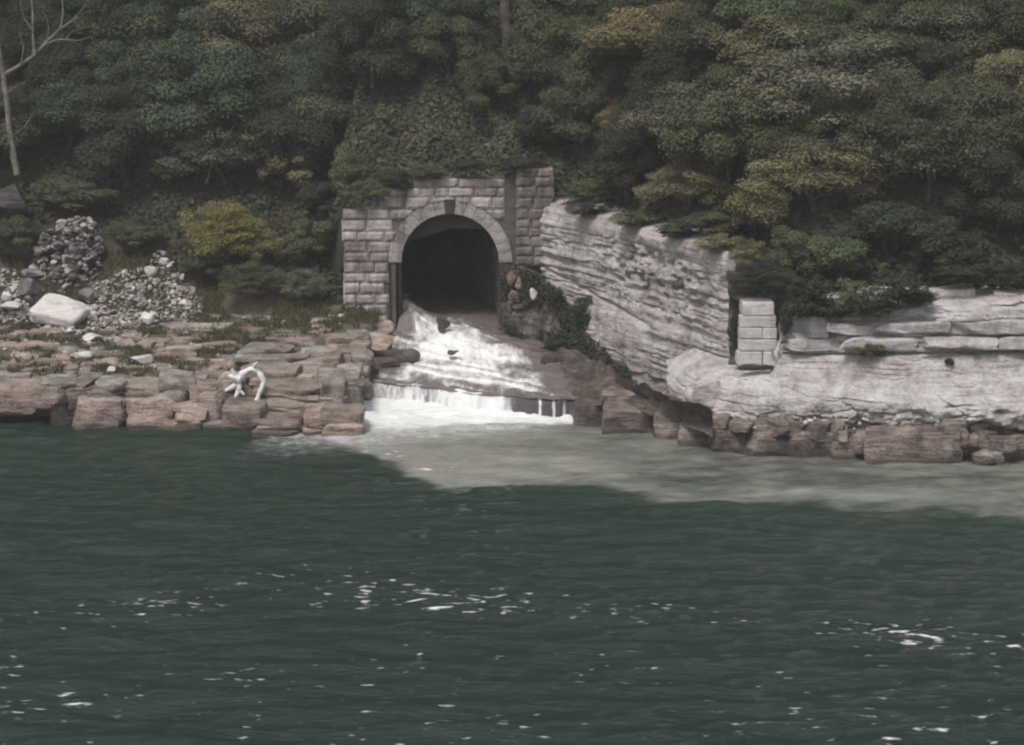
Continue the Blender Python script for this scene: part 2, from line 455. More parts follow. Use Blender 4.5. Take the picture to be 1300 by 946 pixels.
# foam at the foot of the weir
ab = (LIP_R - LIP_L)[:2]; ln = np.linalg.norm(ab); ab = ab / ln
nr = np.array([ab[1], -ab[0]])
if nr[1] > 0: nr = -nr
rel = P[:, :2] - LIP_L[:2]
along, off = rel @ ab / ln, rel @ nr
wid = np.interp(along, [-0.1, 0, 0.15, 0.4, 0.6, 0.8, 0.92], [3, 9.5, 10, 7.0, 4.4, 2.5, 0.3])
fo = (1 - ss(off, wid * 0.45, wid * 1.35)) * ss(off, -1.5, 0) * ss(along, -0.14, -0.06) * (1 - ss(along, 0.86, 0.97))
foam = 0 * fo
froth = fo
froth = np.maximum(froth, 0.42 * (1 - ss(off, wid * 0.8, wid * 2.4)) * ss(off, -1.5, 0) * ss(along, -0.2, -0.04) * (1 - ss(along, 0.75, 0.95)))
# drifting foam in the plume
foam = np.maximum(foam, 0.33 * silt * np.clip(1.2 - np.abs(vpx - 470) / 160, 0, 1) * ss(off, 0, 2))
foam = np.maximum(foam, 0.33 * rim * silt)
# bands of broken white flecks out in the current
b1 = np.interp(vpx, [-100, 0, 200, 420, 560, 700, 900, 1100, 1300, 1400], [800, 785, 765, 745, 755, 775, 785, 800, 822, 830])
th = np.interp(vpx, [0, 300, 600, 900, 1300], [48, 45, 36, 34, 44])
gate = 0.5 + 0.5 * fbm(P * np.array([0.16, 0.3, 1]), 3, 71)
fleck = 0.40 * np.exp(-((vpy - b1) / (th * 1.25)) ** 2) * (0.60 + 0.62 * gate)
fleck = np.maximum(fleck, 0.31 * ss(vpy, 795, 830) * (0.65 + 0.6 * gate))
fleck = np.maximum(fleck, 0.12 * ss(vpy, 640, 740))
foam = np.maximum(foam, fleck * (1 - silt))
P[:, 2] = waves(P) + fo * (0.18 + 0.22 * fbm(P * 1.3, 3, 12)) 
tag(link('river', mesh_np('river', P, gridfaces(*X.shape), M_RIVER, True, {'foam': foam, 'silt': silt, 'froth': froth})), kind='structure')

# ------------------------------------------------------------------ rock makers
def cube_sphere(n):
    V, Fc, idx = [], [], {}
    g = np.linspace(-1, 1, n + 1)
    def vid(p):
        k = tuple(np.round(p, 5))
        if k not in idx:
            idx[k] = len(V); V.append(k)
        return idx[k]
    for ax in range(3):
        for sg in (-1, 1):
            for i in range(n):
                for j in range(n):
                    q = []
                    for (a, b) in ((i, j), (i + 1, j), (i + 1, j + 1), (i, j + 1)):
                        p = [0, 0, 0]; p[ax] = sg; p[(ax + 1) % 3] = g[a]; p[(ax + 2) % 3] = g[b]
                        q.append(vid(p))
                    Fc.append(q if sg > 0 else q[::-1])
    return np.array(V), np.array(Fc)
CS = {n: cube_sphere(n) for n in (3, 4, 5, 6, 8)}
def block_np(dims, seed, n=5, k=15.0, rough=0.10, strata=0.018, cuts=3, bulge=0.0, skew=1.0):
    """a weathered block: rounded box, random planar cuts, bedding grooves, noise; origin at its base centre, faces -Y"""
    r = np.random.default_rng(seed)
    C, Fc = CS[n]
    nrm = (np.abs(C) ** k).sum(1) ** (1 / k)
    Q = C / nrm[:, None]
    for _ in range(cuts):
        d = r.normal(size=3) * np.array([1, 1, 0.6]); d /= np.linalg.norm(d)
        lim = np.abs(d).sum() * r.uniform(0.62, 0.86)
        e = Q @ d - lim
        Q = Q - np.maximum(e, 0)[:, None] * d
    # skew: plan not square
    Q[:, 0] += Q[:, 1] * r.uniform(-0.18, 0.18) * skew
    Q[:, 2] += Q[:, 0] * r.uniform(-0.10, 0.10) * skew * (Q[:, 2] > 0)
    D = np.asarray(dims) * 0.5
    Pm = Q * D
    if strata:
        lay = vnoise(np.stack([Pm[:, 2] * 3.5 + r.uniform(0, 60), 0.4 * Pm[:, 0], 0.4 * Pm[:, 1]], 1), seed % 97) * 1.6
        Pm[:, :2] *= (1 + strata * lay * (np.abs(Q[:, 2]) < 0.93))[:, None] ** 1.0
    amp = rough * min(D.max(), 1.2)
    off = r.uniform(0, 90, 3)
    dn = np.stack([fbm(Pm * 1.1 + off + 31 * i, 3, 3 + i) for i in range(3)], 1)
    Pm = Pm + dn * amp * np.array([1, 1, 0.6])
    Pm[:, 2] += D[2]
    return Pm, Fc
def stone_np(seed, n=3, cuts=7, flat=0.7):
    r = np.random.default_rng(seed)
    C, Fc = CS[n]
    Q = C / np.linalg.norm(C, axis=1)[:, None] * np.array([1, r.uniform(.7, 1), flat * r.uniform(.75, 1.1)])
    for _ in range(cuts):
        d = r.normal(size=3); d /= np.linalg.norm(d)
        e = Q @ d - r.uniform(0.36, 0.68)
        Q = Q - np.maximum(e, 0)[:, None] * d
    return Q, Fc

# ------------------------------------------------------------------ left ledge of jointed sandstone
ledge = tag(empty('rock_ledge', (-22, 12, 0)), kind='structure')
ledge['label'] = 'stepped brown sandstone ledge along the water on the left bank'
inv = ledge.location.copy()
NB = [0]
def place_block(parent, px0, px1, pyt, pyb, Y=None, zb=None, depth=3.0, mat=M_SAND, name='rock_block', n=6, sink=0.5, rot=None, **kw):
    lay_ = kw.pop('layers', None)
    if lay_:
        cuts_ = [0] + sorted(rnd.uniform(.2, .85) for _ in range(lay_ - 1)) + [1]
        for q in range(lay_):
            w_ = px1 - px0
            yb_ = W((px0 + px1) / 2, pyb, Y, zb)[1] if Y is None else Y
            pt_, pb__ = pyb - (pyb - pyt) * cuts_[q + 1], pyb - (pyb - pyt) * cuts_[q]
            if pb__ - pt_ < 1.5: continue
            place_block(parent, px0 + rnd.uniform(-.12, .1) * w_, px1 + rnd.uniform(-.1, .12) * w_, pt_, pb__, yb_ + rnd.uniform(-.15, .4) + .22 * q, None,
                        depth * rnd.uniform(.8, 1.05), mat, name, n, sink if q == 0 else .12, rnd.uniform(-7, 7), **kw)
        return
    NB[0] += 1
    b0, b1 = W(px0, pyb, Y, zb), W(px1, pyb, Y, zb)
    yy = (b0[1] + b1[1]) / 2
    zt = W((px0 + px1) / 2, pyt, Y=yy)[2]
    zbm = (b0[2] + b1[2]) / 2 - sink
    w = b1[0] - b0[0]
    if mat is M_SAND and rnd.random() < .33: mat = M_SANDG
    Pm, Fc = block_np((w * 1.04, depth, zt - zbm), 1000 + NB[0], n=n, **kw)
    me = mesh_np(name, Pm, Fc, mat, False)
    loc = Vector(((b0[0] + b1[0]) / 2, yy + depth / 2, zbm)) - parent.location
    return link(name, me, parent, loc, (0, 0, R(rnd.uniform(-5, 5) if rot is None else rot)))
front = [(-45, 14, 516, 531), (13, 69, 520, 532), (64, 91, 506, 540), (88, 152, 507, 544), (153, 224, 509, 546),
         (222, 257, 517, 548), (255, 284, 501, 546), (277, 308, 537, 548), (284, 330, 517, 550), (331, 386, 535, 553),
         (384, 407, 527, 554), (404, 456, 525, 556)]
for a, b, t, c in front:
    Yw = wat((a + b) / 2, c)[1]
    place_block(ledge, a, b, t, c, Y=Yw, depth=rnd.uniform(3.6, 4.6), n=8, sink=1.0, rough=0.2, cuts=5, layers=rnd.choice((1, 2, 2, 3)))
second = [(-45, 44, 492, 518, 1.0), (45, 86, 487, 512, 0.7), (85, 116, 487, 512, .6), (116, 152, 488, 511, .7), (150, 206, 491, 510, 1.2),
          (196, 240, 484, 513, 1.4), (236, 274, 493, 518, 1.2), (270, 300, 486, 514, 1.6), (333, 402, 493, 517, 1.6), (398, 436, 478, 524, 1.8),
          (430, 458, 470, 521, 3.2), (340, 412, 516, 532, 1.0)]
for a, b, t, c, o in second:
    Yw = wat((a + b) / 2, 545)[1] + o
    place_block(ledge, a, b, t, c, Y=Yw, depth=rnd.uniform(3.2, 4.2), n=8, rough=0.18, cuts=5, layers=rnd.choice((1, 2, 2, 3)))
# stack on the stream side and near the portal
for a, b, t, c, Y_ in [(404, 434, 455, 490, 14), (428, 458, 447, 478, 16.5), (440, 466, 441, 470, 19), (424, 452, 470, 505, 13.5), (370, 420, 462, 484, 14.5),
                       (380, 428, 446, 462, 17.5), (440, 468, 425, 446, 23), (462, 498, 424, 452, 26), (470, 500, 418, 432, 27.5), (415, 450, 430, 446, 21.5),
                       (318, 384, 466, 484, 13.4), (298, 385, 456, 468, 15.5), (308, 366, 445, 457, 17.5), (212, 305, 412, 424, 27.5), (448, 470, 452, 500, 15.5)]:
    place_block(ledge, a, b, t, c, Y=Y_, depth=rnd.uniform(2.2, 3.4), n=8, rough=0.2, cuts=5, layers=rnd.choice((1, 2, 3)))
# thin bedding slabs stepping up the bank
py = 488
while py > 402:
    px = -30 + rnd.uniform(0, 30)
    while px < 452:
        w = rnd.choice((rnd.uniform(10, 30), rnd.uniform(20, 60))) * (0.8 if py < 440 else 1)
        skip = rnd.random() < (0.18 if py > 455 else 0.38)
        if px + w > 458: break
        if (px < 240 and 400 < py < 425 and rnd.random() < .75): skip = True
        if not skip:
            h = hit(px + w / 2, py)
            th_ = rnd.uniform(1.5, 5)
            place_block(ledge, px, px + w, py - th_, py, Y=h[1], depth=rnd.uniform(0.9, 2.2), n=6, sink=0.35, rough=0.13, cuts=5, k=11, rot=rnd.uniform(-22, 22))
        px += w * rnd.uniform(0.9, 1.25)
    py -= rnd.uniform(4.5, 7.5)
for a, b, t, c, Y_ in [(428, 458, 398, 405, 29), (446, 482, 404, 411, 28.6), (418, 446, 408, 414, 27.6), (452, 476, 413, 421, 27.6), (432, 452, 416, 424, 26.4), (476, 498, 410, 420, 28.8)]:
    place_block(ledge, a, b, t, c, Y=Y_, depth=rnd.uniform(1.2, 2), n=6, sink=.5, rough=.2, cuts=6, rot=rnd.uniform(-20, 20))

# ------------------------------------------------------------------ tunnel portal
YP = 30.0
def xp(px, py=330): return W(px, py, Y=YP)[0]
def zp(py): return W(600, py, Y=YP)[2]
CX, CZ = xp(571.5, 332), zp(333)
RIN = xp(633.5, 332) - CX
ROUT = RIN + 1.05
portal = empty('tunnel_portal', (CX, YP, zp(412)))
tag(portal, 'grey coursed stone tunnel portal with round arched mouth under ivy slope', 'tunnel portal')
PL = np.array(portal.location)
def inside_outline(x, z):
    # left and top outline of the wall
    zt = np.interp(x, [xp(436), xp(449), xp(452), xp(480), xp(516), xp(545), xp(640)], [zp(292), zp(288), zp(262), zp(246), zp(234), zp(224), zp(220)])
    return xp(436) - 0.1 < x < xp(641) and z < zt
def push(Vx, Vz, r):
    dx, dz = Vx - CX, Vz - CZ
    up = dz > 0
    rr = np.where(up, np.hypot(dx, dz), np.abs(dx)) + 1e-9
    k = np.where(rr < r, r / rr, 1)
    return CX + dx * k, np.where(up, CZ + dz * k, Vz)
def wall_block(x0, x1, z0, z1, yf, seed, mat, prot=0.12, deep=0.6, ring=None, name='stone_block', rough=0.07):
    nx, nz = max(4, int((x1 - x0) / 0.25)), max(4, int((z1 - z0) / 0.22))
    gx, gz = np.meshgrid(np.linspace(0, 1, nx + 1), np.linspace(0, 1, nz + 1))
    m = np.minimum(np.minimum(gx, 1 - gx) * (x1 - x0), np.minimum(gz, 1 - gz) * (z1 - z0))
    x = x0 + gx * (x1 - x0); z = z0 + gz * (z1 - z0)
    Pn = np.stack([x * 1.7, z * 1.7, np.full_like(x, seed * 3.1)], -1)
    edge_w = np.stack([x * 2.5, z * 2.5, np.full_like(x, seed * 1.7)], -1)
    x = x + 0.035 * fbm(edge_w, 2, 1); z = z + 0.035 * fbm(edge_w, 2, 2)
    y = yf - prot * ss(m, 0, 0.12) - rough * fbm(Pn, 3, 8) * ss(m, 0, 0.2)
    if ring is not None:
        x, z = push(x, z, ring)
    V = np.stack([x, y, z], -1).reshape(-1, 3)
    Fc = [tuple(q) for q in gridfaces(nz + 1, nx + 1)]
    # skirt back into the wall
    loop = [i for i in range(nx + 1)] + [r_ * (nx + 1) + nx for r_ in range(1, nz + 1)] + [nz * (nx + 1) + i for i in range(nx - 1, -1, -1)] + [r_ * (nx + 1) for r_ in range(nz - 1, 0, -1)]
    B = V[loop].copy(); B[:, 1] = yf + deep
    o = len(V); V = np.concatenate([V, B]); nl = len(loop)
    for i in range(nl):
        j = (i + 1) % nl
        Fc.append((loop[j], loop[i], o + i, o + j))
    V = V - PL
    return link(name, mesh_np(name, V, np.array(Fc), mat, False), portal)
z = zp(424)
seed = 0
while z < zp(216):
    h = rnd.uniform(0.72, 1.0)
    x = xp(437) - rnd.uniform(0, .2)
    x_first = True
    while x < xp(641):
        w = rnd.uniform(1.0, 2.2)
        x1 = min(x + w, xp(641))
        if xp(641) - x1 < 0.5: x1 = xp(641)
        cx, cz = (x + x1) / 2, z + h / 2
        seed += 1
        g = [(cx + u * (x1 - x) * .45, cz + v * h * .45) for u in (-1, 0, 1) for v in (-1, 0, 1)]
        rr = [math.hypot(a - CX, b - CZ) if b > CZ else abs(a - CX) for a, b in g]
        lim = ROUT if cz > CZ - 0.2 else RIN + 0.95
        frac = sum(q > lim for q in rr) / 9
        base_ok = cz > np.interp(cx, [xp(437), xp(470), xp(497)], [zp(402), zp(408), zp(420)])
        if frac > 0.35 and inside_outline(cx, cz) and base_ok:
            a, b = x, x1
            if cz <= CZ - 0.2 and cx < CX: b = min(b, CX - lim)
            if cz <= CZ - 0.2 and cx > CX: a = max(a, CX + lim)
            if b - a > 0.3:
                wall_block(a + 0.02, b - 0.02, z + 0.02, z + h - 0.02, YP - rnd.uniform(0, 0.06), seed, M_PORT, ring=ROUT + 0.03 if cz > CZ - 0.6 else None)
        x = x1 + 0.01
        if x1 >= xp(641): break
    z += h
# voussoirs of the arch ring
NVO = 17
for i in range(NVO):
    a0, a1 = math.pi * i / NVO, math.pi * (i + 1) / NVO
    key = i == NVO // 2
    n_a, n_r = 5, 6
    A, Rr = np.meshgrid(np.linspace(a0 + 0.004, a1 - 0.004, n_a), np.linspace(RIN, ROUT + (0.1 if key else 0), n_r))
    x = CX + Rr * np.cos(A); zz = CZ + Rr * np.sin(A)
    fr = YP - 0.10 - (0.04 if key else 0) - 0.03 * fbm(np.stack([x * 2, zz * 2, 0 * x + i], -1), 3, 4)
    ed = np.minimum(np.minimum(np.arange(n_a), np.arange(n_a)[::-1])[None, :], np.minimum(np.arange(n_r), np.arange(n_r)[::-1])[:, None]) == 0
    fr = fr + ed * 0.015
    V = np.stack([x, fr, zz], -1).reshape(-1, 3)
    B = V.copy(); B[:, 1] = YP + 1.2
    Fc = np.concatenate([gridfaces(n_r, n_a), gridfaces(n_r, n_a)[:, ::-1] + len(V)])
    lp = list(range(n_a)) + [r_ * n_a + n_a - 1 for r_ in range(1, n_r)] + [(n_r - 1) * n_a + j for j in range(n_a - 2, -1, -1)] + [r_ * n_a for r_ in range(n_r - 2, 0, -1)]
    Sk = np.array([(lp[(j + 1) % len(lp)], lp[j], lp[j] + len(V), lp[(j + 1) % len(lp)] + len(V)) for j in range(len(lp))])
    VV = np.concatenate([V, B]) - PL
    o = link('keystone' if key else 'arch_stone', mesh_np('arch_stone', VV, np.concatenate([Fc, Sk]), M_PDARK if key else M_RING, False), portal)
    if key: o['label'] = 'dark stained keystone at the crown of the arch'
# mortar core behind the blocks
parts = []
gx = np.arange(xp(437.5), xp(700), 0.4); gz = np.arange(zp(424), zp(220), 0.4)
for xx in gx:
    for zz in gz:
        c, d = xx + .2, zz + .2
        rr_ = math.hypot(c - CX, d - CZ) if d > CZ else abs(c - CX)
        if rr_ < RIN + 0.62 or not (inside_outline(c, d + .25) or c >= xp(641)): continue
        parts.append(box_np(xx, xx + .4, YP + 0.06, YP + 1.1, zz, zz + .4))
V, Fc = join_np(parts)
link('wall_core', mesh_np('wall_core', V - PL, Fc, M_MORT, False), portal)
# inner jambs (below the spring) on both sides, the left one carries the gate guide
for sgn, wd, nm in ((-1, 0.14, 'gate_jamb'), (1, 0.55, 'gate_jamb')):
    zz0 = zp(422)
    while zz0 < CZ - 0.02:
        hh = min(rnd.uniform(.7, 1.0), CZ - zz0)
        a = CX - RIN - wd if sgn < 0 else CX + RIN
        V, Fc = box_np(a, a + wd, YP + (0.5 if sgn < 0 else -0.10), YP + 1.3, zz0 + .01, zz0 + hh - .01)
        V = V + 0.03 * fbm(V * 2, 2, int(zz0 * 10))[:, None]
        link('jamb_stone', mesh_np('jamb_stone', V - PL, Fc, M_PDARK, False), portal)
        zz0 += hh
guide = link('gate_guide', mesh_np('gate_guide', *(lambda q: (q[0] - PL, q[1]))(join_np([
    box_np(CX - RIN - .98, CX - RIN - .10, YP + .42, YP + .55, zp(420), zp(325)),
    box_np(CX - RIN - .99, CX - RIN - .86, YP - .08, YP + .42, zp(420), zp(325)),
    box_np(CX - RIN - .20, CX - RIN - .06, YP - .02, YP + .42, zp(420), zp(325))])), M_RUST, False), portal)
guide['label'] = 'dark rusty steel gate guide in the left jamb'
for q in range(9):
    zz0 = zp(418) + q * (zp(328) - zp(418)) / 9
    V, Fc = box_np(CX - RIN - .86, CX - RIN - .2, YP + .30, YP + .38, zz0, zz0 + .12)
    link('rung', mesh_np('rung', V - PL, Fc, M_RUST, False), guide)
# dark groove and the return buttress to the right
z = zp(336)
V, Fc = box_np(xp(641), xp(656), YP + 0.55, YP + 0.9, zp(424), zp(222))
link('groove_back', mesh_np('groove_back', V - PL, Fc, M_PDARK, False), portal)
while z < zp(218):
    h = rnd.uniform(0.6, 0.9)
    x = xp(655) + rnd.uniform(-0.05, 0.05)
    while x < xp(701):
        x1 = min(x + rnd.uniform(0.9, 1.7), xp(703))
        seed += 1
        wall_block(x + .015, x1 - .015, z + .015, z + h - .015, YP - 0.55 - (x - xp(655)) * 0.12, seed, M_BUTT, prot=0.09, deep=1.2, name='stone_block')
        x = x1 + .01
    z += h
# tunnel lining and its dark end
nA, nY = 30, 30
tv = np.linspace(0, 1, nA)
prof = []
for t in tv:
    if t < .25: prof.append((RIN, -5.5 * (1 - t / .25)))
    elif t > .75: prof.append((-RIN, -5.5 * (t - .75) / .25))
    else:
        a = math.pi * (t - .25) / .5; prof.append((RIN * math.cos(a), RIN * math.sin(a)))
prof = np.array(prof)
yy = np.linspace(0, 30, nY) + YP + 1.1
V = np.stack([CX + prof[None, :, 0] - 0.012 * (yy[:, None] - YP) ** 2, np.repeat(yy[:, None], nA, 1), CZ + prof[None, :, 1] + 0 * yy[:, None]], -1)
V = V + 0.08 * fbm(V * 0.9, 3, 2)[..., None]
link('tunnel_lining', mesh_np('tunnel_lining', V.reshape(-1, 3) - PL, gridfaces(nY, nA), M_LINING), portal)
V, Fc = box_np(CX - 30, CX + 6, YP + 31, YP + 32, 0, 16)
link('tunnel_end', mesh_np('tunnel_end', V - PL, Fc, M_LINING, False), portal)

# ------------------------------------------------------------------ stream from the tunnel to the weir
def stream_pt(u, v):              # u 0 lip .. 1 mouth .. 1.6 in the tunnel ; v 0 left .. 1 right
    lipL, lipR = lip_pt(0), lip_pt(1)
    ks = [0, 0.25, 0.55, 0.8, 1.0, 1.7]
    Ls = np.array([lipL, [-11.0, 20, 0], [-10.3, 24.5, 0], [-9.3, 28.2, 0], [CX - RIN, 30.5, 0], [CX - RIN, 44, 0]])
    Rs = np.array([lipR, [6.0, 12.8, 0], [5.2, 18.5, 0], [2.2, 25.5, 0], [CX + RIN, 29.8, 0], [CX + RIN - .6, 44, 0]])
    zs = np.interp(u, ks, [1.36, 1.5, 1.85, 2.5, 3.05, 3.1])
    l = np.array([np.interp(u, ks, Ls[:, i]) for i in range(3)]); r = np.array([np.interp(u, ks, Rs[:, i]) for i in range(3)])
    p = l + (r - l) * v
    if u < 0.25:
        q = lip_pt(v); p[:2] = q[:2] * (1 - u / .25) + p[:2] * (u / .25)
    p[2] = zs - 0.12 * (((u + .07 * math.sin(v * 7 + u * 9) + .04 * math.sin(v * 19 + u * 21)) / .17) % 1.0 < .5) * (0.12 < u < 1.0)
    return p
nu, nv = 200, 100
us, vs = np.linspace(0, 1.7, nu), np.linspace(0, 1, nv)
P = np.array([[stream_pt(u, v) for v in vs] for u in us])
U, Vv = np.meshgrid(us, vs, indexing='ij')
casc = np.exp(-((U - 0.86) / 0.24) ** 2)
main = np.exp(-((Vv - np.interp(U, [0, .4, .7, 1.0], [.40, .44, .42, .32])) / np.interp(U, [0, .5, .8, 1.05], [.6, .42, .33, .42])) ** 2)
P[..., 2] += 0.5 * casc * main * (0.5 + 1.6 * fbm(P * 0.9, 4, 5)) + 0.22 * fbm(P * 0.9, 4, 6) * ss(U, 0.02, .15)
P[..., 2] += 1.3 * np.exp(-((Vv - 0.02) / 0.2) ** 2) * np.exp(-((U - 1.12) / 0.2) ** 2)
foam = 0.66 * casc * main + 0.45 * main * (1 - ss(U, .6, .85)) * ss(U, .03, .3) + 0.15 * (U < .75)
foam = np.maximum(foam, 0.55 * np.exp(-((Vv - 0.05) / 0.25) ** 2) * np.exp(-((U - 1.1) / 0.16) ** 2))
foam *= 1 - 0.75 * ss(Vv, 0.72, 0.9) * (U < .8)
stp = ((U + .07 * np.sin(Vv * 7 + U * 9) + .04 * np.sin(Vv * 19 + U * 21)) / .17) % 1.0
foam += (0.20 * np.exp(-((stp - .42) / .12) ** 2) - .07) * (U < 1.0) * (U > .1) * (0.3 + main)
foam += 0.22 * fbm(P * np.array([.6, .35, .5]), 3, 13)
silt = np.clip(0.5 + 0.5 * main, 0, 1)
tag(link('stream', mesh_np('stream', P.reshape(-1, 3), gridfaces(nu, nv), M_STREAM, True, {'foam': foam.ravel(), 'silt': silt.ravel()})), kind='structure')
# bedrock under the stream, with the weir face
nv = 80
rows = []
vs = np.linspace(-0.03, 1.02, nv)
for k, (dy, z) in enumerate([(-.02, -1.2), (-.02, 0.0), (-.06, 0.5), (-.1, 0.95), (-.02, 1.2), (0.25, 1.26)]):
    rows.append([lip_pt(v) * np.array([1, 1, 0]) + np.array([0.15 * dy * 0, dy + 0.25, z]) for v in vs])
for u in (0.12, 0.3, 0.6, .8, 1.0):
    rows.append([stream_pt(u, np.clip(v, 0, 1)) + np.array([0, 0, -0.2]) + np.array([(v > 1) * .5 - (v < 0) * .5, 0, 0]) for v in vs])
P = np.array(rows)
P[:6, :, 1] += 0.15 * fbm(P[:6] * np.array([1.3, 1.3, .5]), 3, 3)
tag(link('stream_bed', mesh_np('stream_bed', P.reshape(-1, 3), gridfaces(len(rows), nv), M_WET)), kind='structure')
bedo = bpy.data.objects['stream_bed']
for a, b, t, c, Y_ in [(458, 500, 441, 453, 23.5), (486, 530, 446, 457, 21.5), (470, 505, 458, 468, 20), (688, 730, 452, 464, 20.5), (668, 700, 446, 455, 22.5), (712, 752, 468, 482, 17.5), (455, 480, 470, 480, 18.5)]:
    place_block(bedo, a, b, t, c, Y=Y_, depth=rnd.uniform(1.2, 2.2), mat=M_WET, n=6, sink=.6, rough=.25, cuts=6, k=8, rot=rnd.uniform(-20, 20))
# the curtain of water over the weir
nv, nz_ = 150, 22
vs, ts = np.linspace(0.0, 0.865, nv), np.linspace(0, 1, nz_)
P = np.zeros((nz_, nv, 3)); fm = np.zeros((nz_, nv)); sl = np.zeros((nz_, nv))
for j, v in enumerate(vs):
    b = lip_pt(v)
    jut = 0.55 + 0.25 * vnoise(np.array([v * 40, 3.3, 1.0]), 4)
    for i, t in enumerate(ts):
        P[i, j] = (b[0], b[1] + 0.30 - jut * (t ** 0.7), b[2] + .05 - 1.5 * t ** 1.6)
    d = np.interp(v, [0, .03, .1, .18, .25, .33, .45, .55, .60, .66, .72, .80, .865], [.62, .6, .42, .5, .5, .44, .72, .66, .60, .22, .12, .1, .05])
    for c in (0.745, 0.80, 0.84):
        d = max(d, (0.62 if c < .82 else .45) * math.exp(-((v - c) / 0.010) ** 2))
    fm[:, j] = d + 0.10 * ts
    sl[:, j] = np.interp(v, [0, .55, .66, .87], [.9, .8, .15, 0.05])
P[..., 1] -= 0.10 * fbm(P * np.array([2.2, 2.2, .6]), 2, 3)
tag(link('waterfall', mesh_np('waterfall', P.reshape(-1, 3), gridfaces(nz_, nv), M_FALL, True, {'foam': fm.ravel(), 'silt': sl.ravel()})), kind='structure')

# ------------------------------------------------------------------ cliffs
def cliff(name, px0, px1, rows, Yfun, mat, nu, nv, disp, back=(6, 2), label=None, seed=1):
    """rows: function px -> list of (py, dY) from top to bottom"""
    cols = np.linspace(px0, px1, nu)
    G = np.zeros((nv + len(back), nu, 3))
    Tn = np.zeros((nv + len(back), nu))
    for j, c in enumerate(cols):
        rw = np.array(rows(c), float)
        pr = np.linspace(rw[0, 0], rw[-1, 0], nv)
        dy = np.interp(pr, rw[:, 0], rw[:, 1])
        for i in range(nv):
            G[i + len(back), j] = W(c, pr[i], Y=Yfun(c) + dy[i])
        for i, bk in enumerate(back):
            q = G[len(back), j].copy(); q[1] += bk; q[2] += bk * 0.12; G[i, j] = q
        Tn[len(back):, j] = np.linspace(0, 1, nv)
    # horizontal outward normal
    Tv = np.gradient(G, axis=1)
    nrm = np.stack([Tv[..., 1], -Tv[..., 0], 0 * Tv[..., 0]], -1)
    nrm /= np.linalg.norm(nrm, axis=-1)[..., None] + 1e-9
    d = disp(G, Tn)
    d[:len(back)] *= 0.3
    G = G + nrm * d[..., None]
    return link(name, mesh_np(name, G.reshape(-1, 3), gridfaces(*G.shape[:2]), mat, True))
def strata_disp(amp, lay, rough, seed, holes=None, wfun=None, warpk=0.5):
    def f(G, T):
        warp = warpk * fbm(G * 0.25, 3, seed) + 0.05 * fbm(G * 1.1, 2, seed + 2)
        zz = G[..., 2] + warp
        zc = zz / lay + 1.6 * vnoise(np.stack([zz * 0.45, 0 * zz, 0 * zz + seed], -1), seed + 1)
        k = np.floor(zc)
        fr = zc - k
        hx = G[..., 0] * 0.35 + G[..., 1] * 0.25
        s = amp * vnoise(np.stack([k * 7.3, hx * 1.2 + k * 3.1, 0 * k], -1), seed + 3)
        hj = np.floor(hx * 1.7 + 2.3 * vnoise(np.stack([k, 0 * k, 0 * k], -1), seed + 5))
        s += amp * 0.7 * vnoise(np.stack([k * 5.1 + .5, hj + .5, 0 * k + .5], -1), seed + 6)   # jointed beds
        open_ = ss(fbm(G * np.array([.45, .45, .9]), 3, seed + 7), -0.02, 0.4)
        s -= (0.08 + 1.7 * open_) * amp * np.exp(-(np.minimum(fr, 1 - fr) / 0.10) ** 2)
        # broken blocks: tilted cells a metre or two across, each standing at its own depth
        q1 = (hx * 2.1 + G[..., 2] * .55) / 1.5 + .35 * fbm(G * .8, 2, seed + 21); q2 = (G[..., 2] - hx * .25) / 1.0 + .35 * fbm(G * .8, 2, seed + 22)
        c1, c2 = np.floor(q1), np.floor(q2)
        s += 1.1 * amp * vnoise(np.stack([c1 * 3.7 + .5, c2 * 5.3 + .5, 0 * c1 + seed], -1), seed + 23)
        e = np.minimum(np.minimum(q1 - c1, 1 - q1 + c1) * 1.5, np.minimum(q2 - c2, 1 - q2 + c2))
        s -= 0.55 * amp * np.exp(-(e / .06) ** 2)
        if wfun is not None: s = s * wfun(G)
        s += rough * fbm(G * np.array([.5, .5, .9]), 5, seed + 9)
        if holes is not None: s = s + holes(G)
        return s
    return f
def wing_weight(G):  # the upper band and the low left slab are smooth, the rest is bedded
    qx, qy = to_px(G.reshape(-1, 3))
    qx, qy = qx.reshape(G.shape[:2]), qy.reshape(G.shape[:2])
    smooth = np.exp(-((qx - 785) / 48) ** 2 - ((qy - 428) / 32) ** 2) + 0.75 * (1 - ss(qy - np.interp(qx, WT[:, 0], WT[:, 1]), 18, 34))
    return np.clip(1.1 - smooth, 0.12, 1.1)
def wing_holes(G):
    qx, qy = to_px(G.reshape(-1, 3))
    m = np.exp(-((qx - 835) / 55) ** 2 - ((qy - (352 + (qx - 835) * 0.45)) / 30) ** 2).reshape(G.shape[:2])
    n = fbm(G * np.array([1.5, 1.5, 2.4]), 3, 77)
    smooth = np.exp(-((qx - 790) / 40) ** 2 - ((qy - 430) / 28) ** 2).reshape(G.shape[:2])
    crack = np.exp(-((qy - (345 + (qx - 700) * 0.55)) / 2.2) ** 2 * 1.0).reshape(G.shape[:2]) * (1 - ss(qx, 800, 850)).reshape(G.shape[:2])
    return -0.7 * m * ss(n, 0.02, 0.16) + 0.4 * smooth - 0.35 * crack
WT = np.array([(684, 250), (702, 260), (740, 268), (790, 281), (850, 298), (905, 313), (930, 322), (944, 334)], float)
WB = np.array([(684, 372), (700, 376), (740, 425), (780, 470), (830, 500), (880, 512), (915, 490), (944, 478)], float)
YW_ = lambda c: np.interp(c, [684, 918, 934, 944], [29.6, 8.3, 7.7, 9.2])
